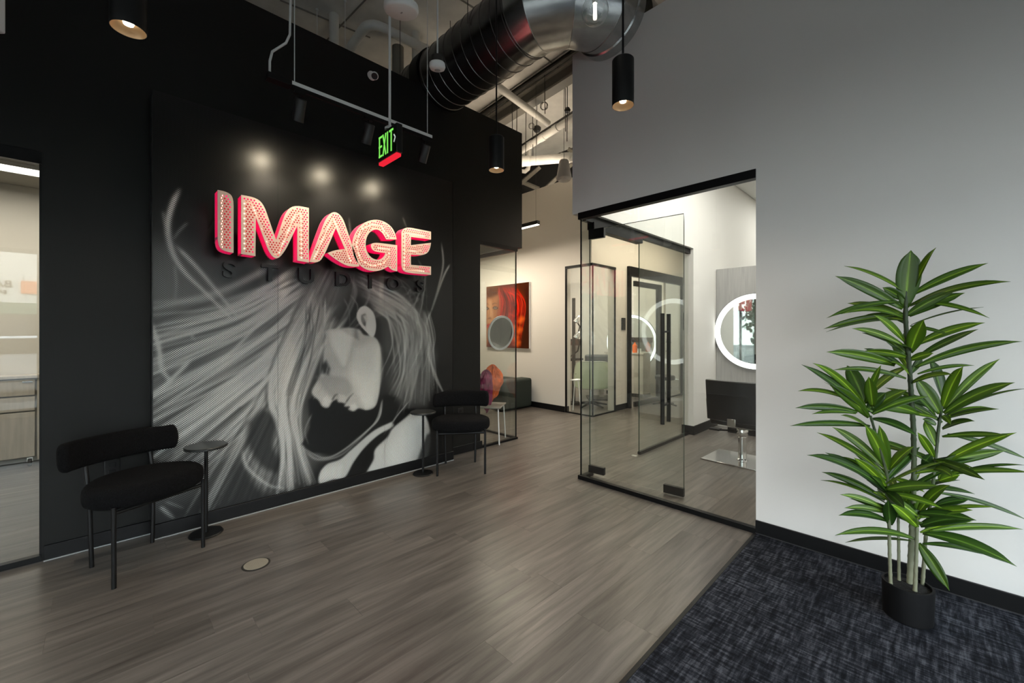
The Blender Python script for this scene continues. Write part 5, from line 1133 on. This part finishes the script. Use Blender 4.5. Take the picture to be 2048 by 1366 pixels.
for y in (4.3, 5.6):
    t = thing('ceiling_panel_light', 'square white ceiling panel light in the glass studio, '+('nearer' if y < 5 else 'farther')+' of two', 'light', (-.3, y, 3.77), 0, 'panel lights in the glass studio ceiling')
    BX(-.29, .29, -.29, .29, 0, .014).build('diffuser', M['strip'], t, local=True)
    MB().box(-.30, .30, -.30, -.29, -.003, .014).box(-.30, .30, .29, .30, -.003, .014).box(-.30, -.29, -.3, .3, -.003, .014).box(.29, .30, -.3, .3, -.003, .014).build('frame', M['plastic'], t, local=True)

# ------------------------------------------------------------------ cubicle two
struct(BX(-7.0, -4.09, 8.6, 8.7, 0, 4.0), 'wall_cubicle_back', M['warm'])
t = thing('salon_chair', 'pale sage green salon chair with piped edge on a black star base', 'chair', (-4.40, 6.38, 0), math.radians(42))
def shell(mb, w0, w1, h, z0, depth, bulge):
    V = []; F = []; nx, nz = 18, 12
    for s_ in (0, 1):
        for j in range(nz+1):
            v_ = j/nz; e = 1-abs(2*v_-1)**6*.14
            for i in range(nx+1):
                u = -1+2*i/nx; ww = (w0+(w1-w0)*v_)*(1-.10*abs(2*v_-1)**5)
                V.append((u*ww, -bulge*(1-u*u)-(.05*v_)+(depth if s_ else 0), z0+h*(v_+(1 if v_ > .5 else -1)*(-abs(u)**6)*.06)))
    m_ = (nx+1)*(nz+1)
    for j in range(nz):
        for i in range(nx):
            a = j*(nx+1)+i; F += [(a, a+1, a+nx+2, a+nx+1), (m_+a, m_+a+nx+1, m_+a+nx+2, m_+a+1)]
    edge = [i for i in range(nx+1)]+[j*(nx+1)+nx for j in range(1, nz+1)]+[nz*(nx+1)+i for i in range(nx-1, -1, -1)]+[j*(nx+1) for j in range(nz-1, 0, -1)]
    F += [(a, m_+a, m_+b_, b_) for a, b_ in zip(edge, edge[1:]+edge[:1])]
    mb.add(V, F); return [V[i] for i in edge]
sb = MB(); ed = shell(sb, .34, .31, .50, .36, .06, .10)
sb.build('backrest', M['sage'], t, local=True, smooth=50)
MB().tube(ed+[ed[0]], .009, 8, caps=False).build('piping', M['sagepipe'], t, local=True, smooth=80)
MB().box(-.28, .28, -.05, .42, .37, .46).build('seat', M['sage'], t, local=True, bevel=.03, seg=3)
MB().tube([(0, .15, .09), (0, .15, .38)], .028, 16).build('column', M['chrome'], t, local=True)
for k in range(5):
    a = 2*PI*k/5+.3; MB().tube([(0, .15, .085), (.17*math.cos(a), .15+.17*math.sin(a), .06), (.32*math.cos(a), .15+.32*math.sin(a), .03)], [.03, .022, .014], 8).build('base_arm', M['matteblack'], t, local=True)
w0 = (-5.291,6.886,1.404)
t = thing('tool_stand', 'chrome and black dryer holder arms on a twin black post', 'stand', (-4.98, 6.45, 0), math.radians(40))
MB().tube([(-.09, 0, 0), (-.09, 0, 2.05)], .034, 10).tube([(.09, 0, 0), (.09, 0, 2.05)], .034, 10).build('posts', M['matteblack'], t, local=True)
MB().box(-.2, .2, -.15, .15, 0, .03).build('foot', M['matteblack'], t, local=True, bevel=.005)
for s_, z_ in ((-1, 1.55), (1, 1.55), (1, 1.25)):
    MB().tube([(0, -.05, z_-.35), (s_*.16, -.10, z_-.22), (s_*.20, -.12, z_-.05), (s_*.12, -.14, z_+.08)], .014, 10).build('arm', M['matteblack'], t, local=True, smooth=80)
    MB().lathe([(0, 0), (.05, .01), (.055, .06), (.035, .13), (.02, .16), (0, .165)], c=(s_*.11, -.15, z_+.02), n=20, rot=Matrix.Rotation(s_*.6, 3, 'Y')).build('dryer', M['chrome'], t, local=True, smooth=60)
t = thing('tool_cabinet', 'pale wood cabinet with a dark top and tools at the left of the cubicle', 'cabinet', (-5.35, 6.75, 0), math.radians(0))
MB().box(-.45, .30, -.22, .22, .08, .82).build('body', M['laminate'], t, local=True, bevel=.004)
MB().box(-.47, .32, -.24, .24, .82, .86).build('top', M['matteblack'], t, local=True)
MB().box(-.45, .30, .12, .22, 1.12, 1.25).build('rack', mat('brown_rack', (.05, .02, .012), .6), t, local=True)
MB().box(-.45, .30, .16, .22, .86, 1.12).build('backsplash', M['pipedark'], t, local=True)
for z_ in (.30, .56): MB().box(-.43, .28, -.228, -.22, z_, z_+.006).build('drawer_line', M['trim'], t, local=True)
t = thing('black_recliner', 'black leather shampoo chair behind the sage green chair', 'chair', (-4.75, 7.25, 0), math.radians(40))
MB().box(-.35, .35, -.10, .10, .5, .93).build('backrest', M['leather'], t, local=True, bevel=.04, seg=3)
MB().box(-.32, .32, .0, .55, .35, .5).build('seat', M['leather'], t, local=True, bevel=.04, seg=3)
MB().box(-.05, .05, .1, .3, .02, .36).build('post', M['chrome'], t, local=True)
MB().box(-.28, .28, -.05, .5, 0, .03).build('base', M['matteblack'], t, local=True)
t = thing('door_stool', 'slim white folding stool just inside the cubicle door', 'stool', (-4.43, 5.95, 0))
for a in (-.09, .09): MB().tube([(a*.4, 0, .55), (a, .02, 0)], .010, 8).build('leg', M['plastic'], t, local=True)
MB().box(-.06, .06, -.10, .10, .54, .56).build('seat', M['plastic'], t, local=True, bevel=.004)
lamp('cubicle_light', 'AREA', (-4.85, 6.45, 3.6), 120, (1, .93, .82), shape='RECTANGLE', size=1.2, size_y=.9)
# ------------------------------------------------------------------ room three
solo(BX(-3.95, -3.925, 6.64, 6.75, 1.43, 1.65), 'card_reader', M['signblack'], 'black keypad beside the corridor door frame', 'keypad', bevel=.004)
ring_mirror((-4.781,8.45,1.157), .62, 'Y', 'round mirror with a bright ring in the corridor room beyond the glass', .06)
t = thing('station_cabinet', 'pale wood station cabinet under the corridor room mirror', 'cabinet', (-4.41, 8.28, 0))
MB().box(-.8, .12, -.2, .12, .08, .92).build('body', M['laminate'], t, local=True, bevel=.004)
MB().box(-.82, .14, -.22, .12, .92, .95).build('top', M['laminate'], t, local=True)
MB().box(-.8, .12, -.16, .12, 0, .08).build('plinth', M['trim'], t, local=True)
q = (-4.52, 8.25, 0)
solo(MB().lathe([(0, 0), (.05, 0), (.05, .16), (.02, .19), (.02, .22), (0, .22)], c=(q[0], q[1]-.1, .95), n=20), 'bottle', mat('orange_bottle', (.8, .16, .03), .3), 'orange bottle on the corridor room cabinet', 'bottle')
solo(MB().lathe([(0, 0), (.035, 0), (.04, .09), (0, .09)], c=(q[0]+.12, q[1]-.12, .95), n=20), 'jar', M['plastic'], 'small white jar beside the orange bottle', 'jar')
t = thing('tool_trolley', 'black metal tool trolley with shelves in the corridor room', 'trolley', (-4.414,9.15,0), math.radians(40))
for a in (-.17, .17):
    MB().tube([(a, 0, .06), (a, 0, 1.45)], .012, 8).build('post', M['matteblack'], t, local=True)
for z_ in (.12, .95, 1.15): MB().box(-.2, .2, -.13, .13, z_, z_+.015).build('shelf', M['matteblack'], t, local=True)
for k in range(3): MB().tube([(-.15+.13*k, -.05, 1.16), (-.13+.14*k, -.05, 1.42)], .012, 8).build('hook', M['matteblack'], t, local=True)
t = thing('black_stool', 'round black stool beside the trolley in the corridor room', 'stool', (-3.559,7.541,0))
MB().lathe([(0, .50), (.17, .50), (.18, .52), (.18, .56), (.16, .58), (0, .58)], n=28).build('seat', M['leather'], t, local=True)
MB().tube([(0, 0, .05), (0, 0, .5)], .02, 12).build('column', M['chrome'], t, local=True)
for k in range(5): MB().tube([(0, 0, .07), (.22*math.cos(k*1.257), .22*math.sin(k*1.257), .03)], .014, 8).build('base_arm', M['matteblack'], t, local=True)
lamp('corridor_room_light', 'AREA', (-5.2, 9.2, 3.6), 75, (1, .95, .86), shape='RECTANGLE', size=1.4, size_y=1.4)
lamp('corridor_light', 'AREA', (-3.15, 7.0, 3.3), 55, (1, .84, .66), shape='RECTANGLE', size=.3, size_y=3)
lamp('roof_space_fill', 'AREA', (-4.6, 5.0, 4.12), 10, (1, .82, .62), rot=(PI, 0, 0), shape='RECTANGLE', size=.8, size_y=1.6)  # added uplight without a fixture, warms the deck
lamp('lobby_fill', 'AREA', (-6.15, 4.75, 2.92), 50, (1, .88, .72), shape='RECTANGLE', size=1.4, size_y=.5)  # added fill without a fixture, low and hidden, leaves the upper wall dim

# ------------------------------------------------------------------ potted plant
PB = (-0.092,2.802,0.577)
plant = thing('potted_plant', 'tall leafy dracaena with five canes in a small black pot on the carpet', 'plant', (PB[0], PB[1], .007))
pt = MB().lathe([(0, 0), (.088, 0), (.092, .004), (.096, .160), (.0955, .165), (.086, .165), (.085, .150), (0, .150)], n=56).build('pot', M['pot'], plant, local=True)
MB().lathe([(0, .1505), (.084, .1505), (.06, .156), (0, .158)], n=32).build('soil', M['soil'], plant, local=True)
ml = bpy.data.materials.new('dracaena_leaf'); ml.use_nodes = True; n = ml.node_tree.nodes; l = ml.node_tree.links; b = n['Principled BSDF']
uv = n.new('ShaderNodeUVMap'); uv.uv_map = 'UVMap'; sp2 = n.new('ShaderNodeSeparateXYZ'); l.new(uv.outputs[0], sp2.inputs[0])
oi = n.new('ShaderNodeObjectInfo')
def nm(op, a, b_=None):
    q = n.new('ShaderNodeMath'); q.operation = op
    for i, z in enumerate((a, b_)):
        if z is None: continue
        if isinstance(z, (int, float)): q.inputs[i].default_value = z
        else: l.new(z, q.inputs[i])
    return q.outputs[0]
ns = n.new('ShaderNodeTexNoise'); ns.inputs['Scale'].default_value = 1; ns.inputs['Detail'].default_value = 3
mp = n.new('ShaderNodeMapping'); mp.inputs['Scale'].default_value = (26, 2.5, 1); l.new(uv.outputs[0], mp.inputs[0]); l.new(mp.outputs[0], ns.inputs[0])
dc = nm('ABSOLUTE', nm('SUBTRACT', sp2.outputs['X'], .5)); dc2 = nm('ADD', dc, nm('MULTIPLY', nm('SUBTRACT', ns.outputs[0], .5), .13))
rr = n.new('ShaderNodeValToRGB'); e = rr.color_ramp.elements; e[0].position = .0; e[0].color = (.10, .24, .045, 1); e[1].position = .5; e[1].color = (.012, .040, .006, 1)
for ps, cl in ((.03, (.07, .17, .028, 1)), (.075, (.026, .070, .009, 1)), (.3, (.018, .058, .008, 1))): x_ = e.new(ps); x_.color = cl
l.new(dc2, rr.inputs[0])
att = n.new('ShaderNodeAttribute'); att.attribute_type = 'OBJECT'; att.attribute_name = 'tone'
hs = n.new('ShaderNodeMix'); hs.data_type = 'RGBA'; l.new(att.outputs['Fac'], hs.inputs['Factor']); l.new(rr.outputs[0], hs.inputs['A'])
r3 = n.new('ShaderNodeVectorMath'); r3.operation = 'MULTIPLY'; l.new(rr.outputs[0], r3.inputs[0]); r3.inputs[1].default_value = (6.5, 4.2, 1.8); l.new(r3.outputs[0], hs.inputs['B'])
l.new(hs.outputs['Result'], b.inputs['Base Color']); b.inputs['Roughness'].default_value = .36; b.inputs['Specular IOR Level'].default_value = .45
tr = n.new('ShaderNodeBsdfTranslucent'); l.new(hs.outputs['Result'], tr.inputs[0]); ms = n.new('ShaderNodeMixShader'); ms.inputs[0].default_value = .22
l.new(b.outputs[0], ms.inputs[1]); l.new(tr.outputs[0], ms.inputs[2]); l.new(ms.outputs[0], n['Material Output'].inputs['Surface'])
CAMP = Vector((0, 0, 1.4)); RL = random.Random(5)
def leaf(base, tip, width, tone, sag, roll):
    base, tip = Vector(base), Vector(tip); d = tip-base; L_ = d.length; nseg = 14
    mid = (base+tip)/2+Vector((0, 0, sag*L_)); V = []; F = []; UV = []
    view = ((base+tip)/2-CAMP).normalized()
    org = wloc(plant)
    for i in range(nseg+1):
        t_ = i/nseg; c_ = base*(1-t_)**2+mid*2*t_*(1-t_)+tip*t_*t_; T = ((mid-base)*(1-t_)+(tip-mid)*t_).normalized()
        nrm = (Vector((0, 0, 1))*.45-view*1.0); nrm = (nrm-T*nrm.dot(T)).normalized(); nrm = Matrix.Rotation(roll, 3, T) @ nrm; sd = T.cross(nrm).normalized()
        w_ = width*.5*(.16+1.05*math.sin(PI*min(1, t_*.93+.05))**.9*(1.0 if t_ < .75 else 1))*max(0.0, 1-max(0, (t_-.80)/.20)**1.6)
        fold = .30
        for k, s_ in enumerate((-1, -.5, 0, .5, 1)):
            V.append(c_+sd*s_*w_+nrm*abs(s_)*w_*fold-nrm*.0015*0-org); UV.append((.5+s_*.5, t_))
    for i in range(nseg):
        for k in range(4): a = i*5+k; F.append((a, a+1, a+6, a+5))
    me = bpy.data.meshes.new('leaf'); me.from_pydata(V, [], F); u_ = me.uv_layers.new(name='UVMap')
    for li, lp in enumerate(me.loops): u_.data[li].uv = UV[lp.vertex_index]
    me.materials.append(ml); me.polygons.foreach_set('use_smooth', [True]*len(me.polygons)); me.update()
    o = bpy.data.objects.new('leaf', me); C.objects.link(o); o.parent = plant; o['tone'] = tone
    so = o.modifiers.new('thickness', 'SOLIDIFY'); so.thickness = .0009
    return o
for bs, tp, wd_, tn in LEAVES:
    leaf(bs, tp, wd_*RL.uniform(.70, .92), tn, RL.uniform(.07, .18), RL.gauss(0, .35))
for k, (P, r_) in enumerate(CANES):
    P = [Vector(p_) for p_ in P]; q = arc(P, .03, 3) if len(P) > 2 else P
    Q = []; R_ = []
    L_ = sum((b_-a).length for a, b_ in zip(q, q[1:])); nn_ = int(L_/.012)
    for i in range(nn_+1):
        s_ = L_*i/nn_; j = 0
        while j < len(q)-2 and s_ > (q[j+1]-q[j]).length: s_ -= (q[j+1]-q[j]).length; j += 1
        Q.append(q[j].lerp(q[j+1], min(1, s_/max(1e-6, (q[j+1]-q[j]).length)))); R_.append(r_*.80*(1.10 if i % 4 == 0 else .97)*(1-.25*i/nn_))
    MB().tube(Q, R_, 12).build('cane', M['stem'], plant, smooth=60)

solo(BX(-2.432, -2.408, 5.672, 5.684, 1.42, 1.66), 'card_reader', M['signblack'], 'slim dark reader on the wall end inside the glass studio door', 'keypad', bevel=.003)
fx = (-3.211,-0.413,2.945)
t = thing('hanging_fixture', 'white edge of a hanging fixture cut by the top left corner', 'fixture', fx)
MB().obox((0, 0, .18), (.07, .12, .50), math.radians(45)).build('body', M['plastic'], t, local=True, bevel=.006)
MB().tube([(0, 0, .42), (0, 0, 5.2-fx[2])], .004, 8).build('rod', M['conduit'], t, local=True)

# ------------------------------------------------------------------ the street outside the shopfront, seen only in the glass
struct(BX(2.95, 60, -40, 40, -.3, -.14), 'ground_street', M['asphalt'])
struct(BX(2.95, 5.6, -40, 40, -.14, -.06), 'ground_pavement', M['pavement'])
struct(BX(-40, 2.95, -40, -3.6, -.3, -.08), 'ground_forecourt', M['pavement'])
t = thing('shop_building', 'pale stucco shop across the street with an orange sign and green awning', 'building', (20.6, -3, -.14))
MB().box(20, 23, -16, 12, -.14, 1.2).box(20, 23, -16, 12, 2.2, 5.6).box(20.2, 23, -16, 12, 1.2, 2.2).box(19.8, 23, -16, 12, 5.6, 5.9).build('wall', M['facade'], t)
BX(20.05, 20.2, -15, 11, 0, 2.2).build('window', M['darkglass'], t)
MB().add([(18.9, -12, 2.15), (18.9, 8, 2.15), (20.0, -12, 2.65), (20.0, 8, 2.65), (18.9, -12, 2.10), (18.9, 8, 2.10), (20.0, -12, 2.60), (20.0, 8, 2.60)], [(0, 1, 3, 2), (4, 6, 7, 5), (0, 4, 5, 1), (0, 2, 6, 4), (1, 5, 7, 3), (2, 3, 7, 6)]).build('awning', M['awning'], t)
BX(19.93, 20.0, -2.55, -1.95, 3.05, 3.60).build('sign_panel', M['signorange'], t)
for txt, y, z, sz in (('BA', -3.05, 3.30, .42), ('SALON', -3.30, 3.02, .22)):
    me = text_mesh(txt, sz, .01, .006); w_ = np.empty(len(me.vertices)*3); me.vertices.foreach_get('co', w_); w_ = w_.reshape(-1, 3)
    out = np.stack([19.97-w_[:, 2]-20.6, y-w_[:, 0]+3, w_[:, 1]+z+.14], 1); me.vertices.foreach_set('co', out.ravel()); me.materials.clear(); me.materials.append(M['trim'])
    o = bpy.data.objects.new('sign_letters', me); C.objects.link(o); o.parent = t
def car(x, y, label, m_):
    t = thing('car', label, 'car', (x, y, -.14), PI/2)
    prof = [(-2.2, .35), (-2.2, .75), (-1.9, .90), (-1.2, .98), (-.55, 1.42), (.75, 1.44), (1.5, 1.02), (2.1, .92), (2.25, .6), (2.2, .32)]
    MB().prism(prof, 1.72, lambda a, b_, c_: (a, c_-.86, b_)).build('body', m_, t, local=True, bevel=.07, seg=3)
    MB().prism([(-1.05, 1.0), (-.5, 1.37), (.7, 1.39), (1.3, 1.03)], 1.74, lambda a, b_, c_: (a, c_-.87, b_)).build('window', M['darkglass'], t, local=True)
    for a in (-1.35, 1.4):
        for s_ in (-.80, .80): MB().lathe([(0, -.11), (.30, -.11), (.32, -.08), (.32, .08), (.30, .11), (0, .11)], c=(a, s_, .32), n=24, axis='Y').build('wheel', M['tyre'], t, local=True)
    return t
car(8.5, -1.6, 'white car parked outside the shopfront, mirrored in the left glass', M['carpaint'])
c2 = car(9.0, 5.0, 'blue grey car parked further along the street', mat('blue_grey_car_paint', (.08, .11, .18), .25, coat=1))
for k, (x, y) in enumerate(((-3.1, -7.4), (.1, -7.8), (3.3, -7.2), (-6.6, -9))):  # unseen trees, foliage dense and low to block bright sky in reflections
    t = thing('street_tree', 'leafy street tree behind the viewpoint, '+['second from the left window', 'in the middle of the window', 'nearest the shopfront corner', 'farthest from the shopfront corner'][k], 'tree', (x, y, -.1), 0, 'street trees behind the viewpoint')
    MB().tube([(0, 0, 0), (.05, 0, 1.6), (0, .1, 3.0)], [.12, .09, .05], 10).build('trunk', mat('bark', (.08, .06, .04), .9) if k == 0 else bpy.data.materials['bark'], t, local=True)
    R_ = random.Random(k); mb = MB()
    for j in range(900):
        v_ = Vector((R_.gauss(0, 1), R_.gauss(0, 1), R_.gauss(0, 1))).normalized()*R_.uniform(.5, 1.3); c_ = Vector((0, 0, 2.7))+Vector((v_.x*1.1, v_.y*1.0, v_.z*1.75))
        mb.obox(c_, (.22, .12, .01), R_.uniform(0, 6), R_.uniform(0, 3), R_.uniform(0, 3))
    mb.build('foliage', mat('street_leaf', (.025, .06, .018), .6) if k == 0 else bpy.data.materials['street_leaf'], t, local=True, smooth=0, kind='stuff')
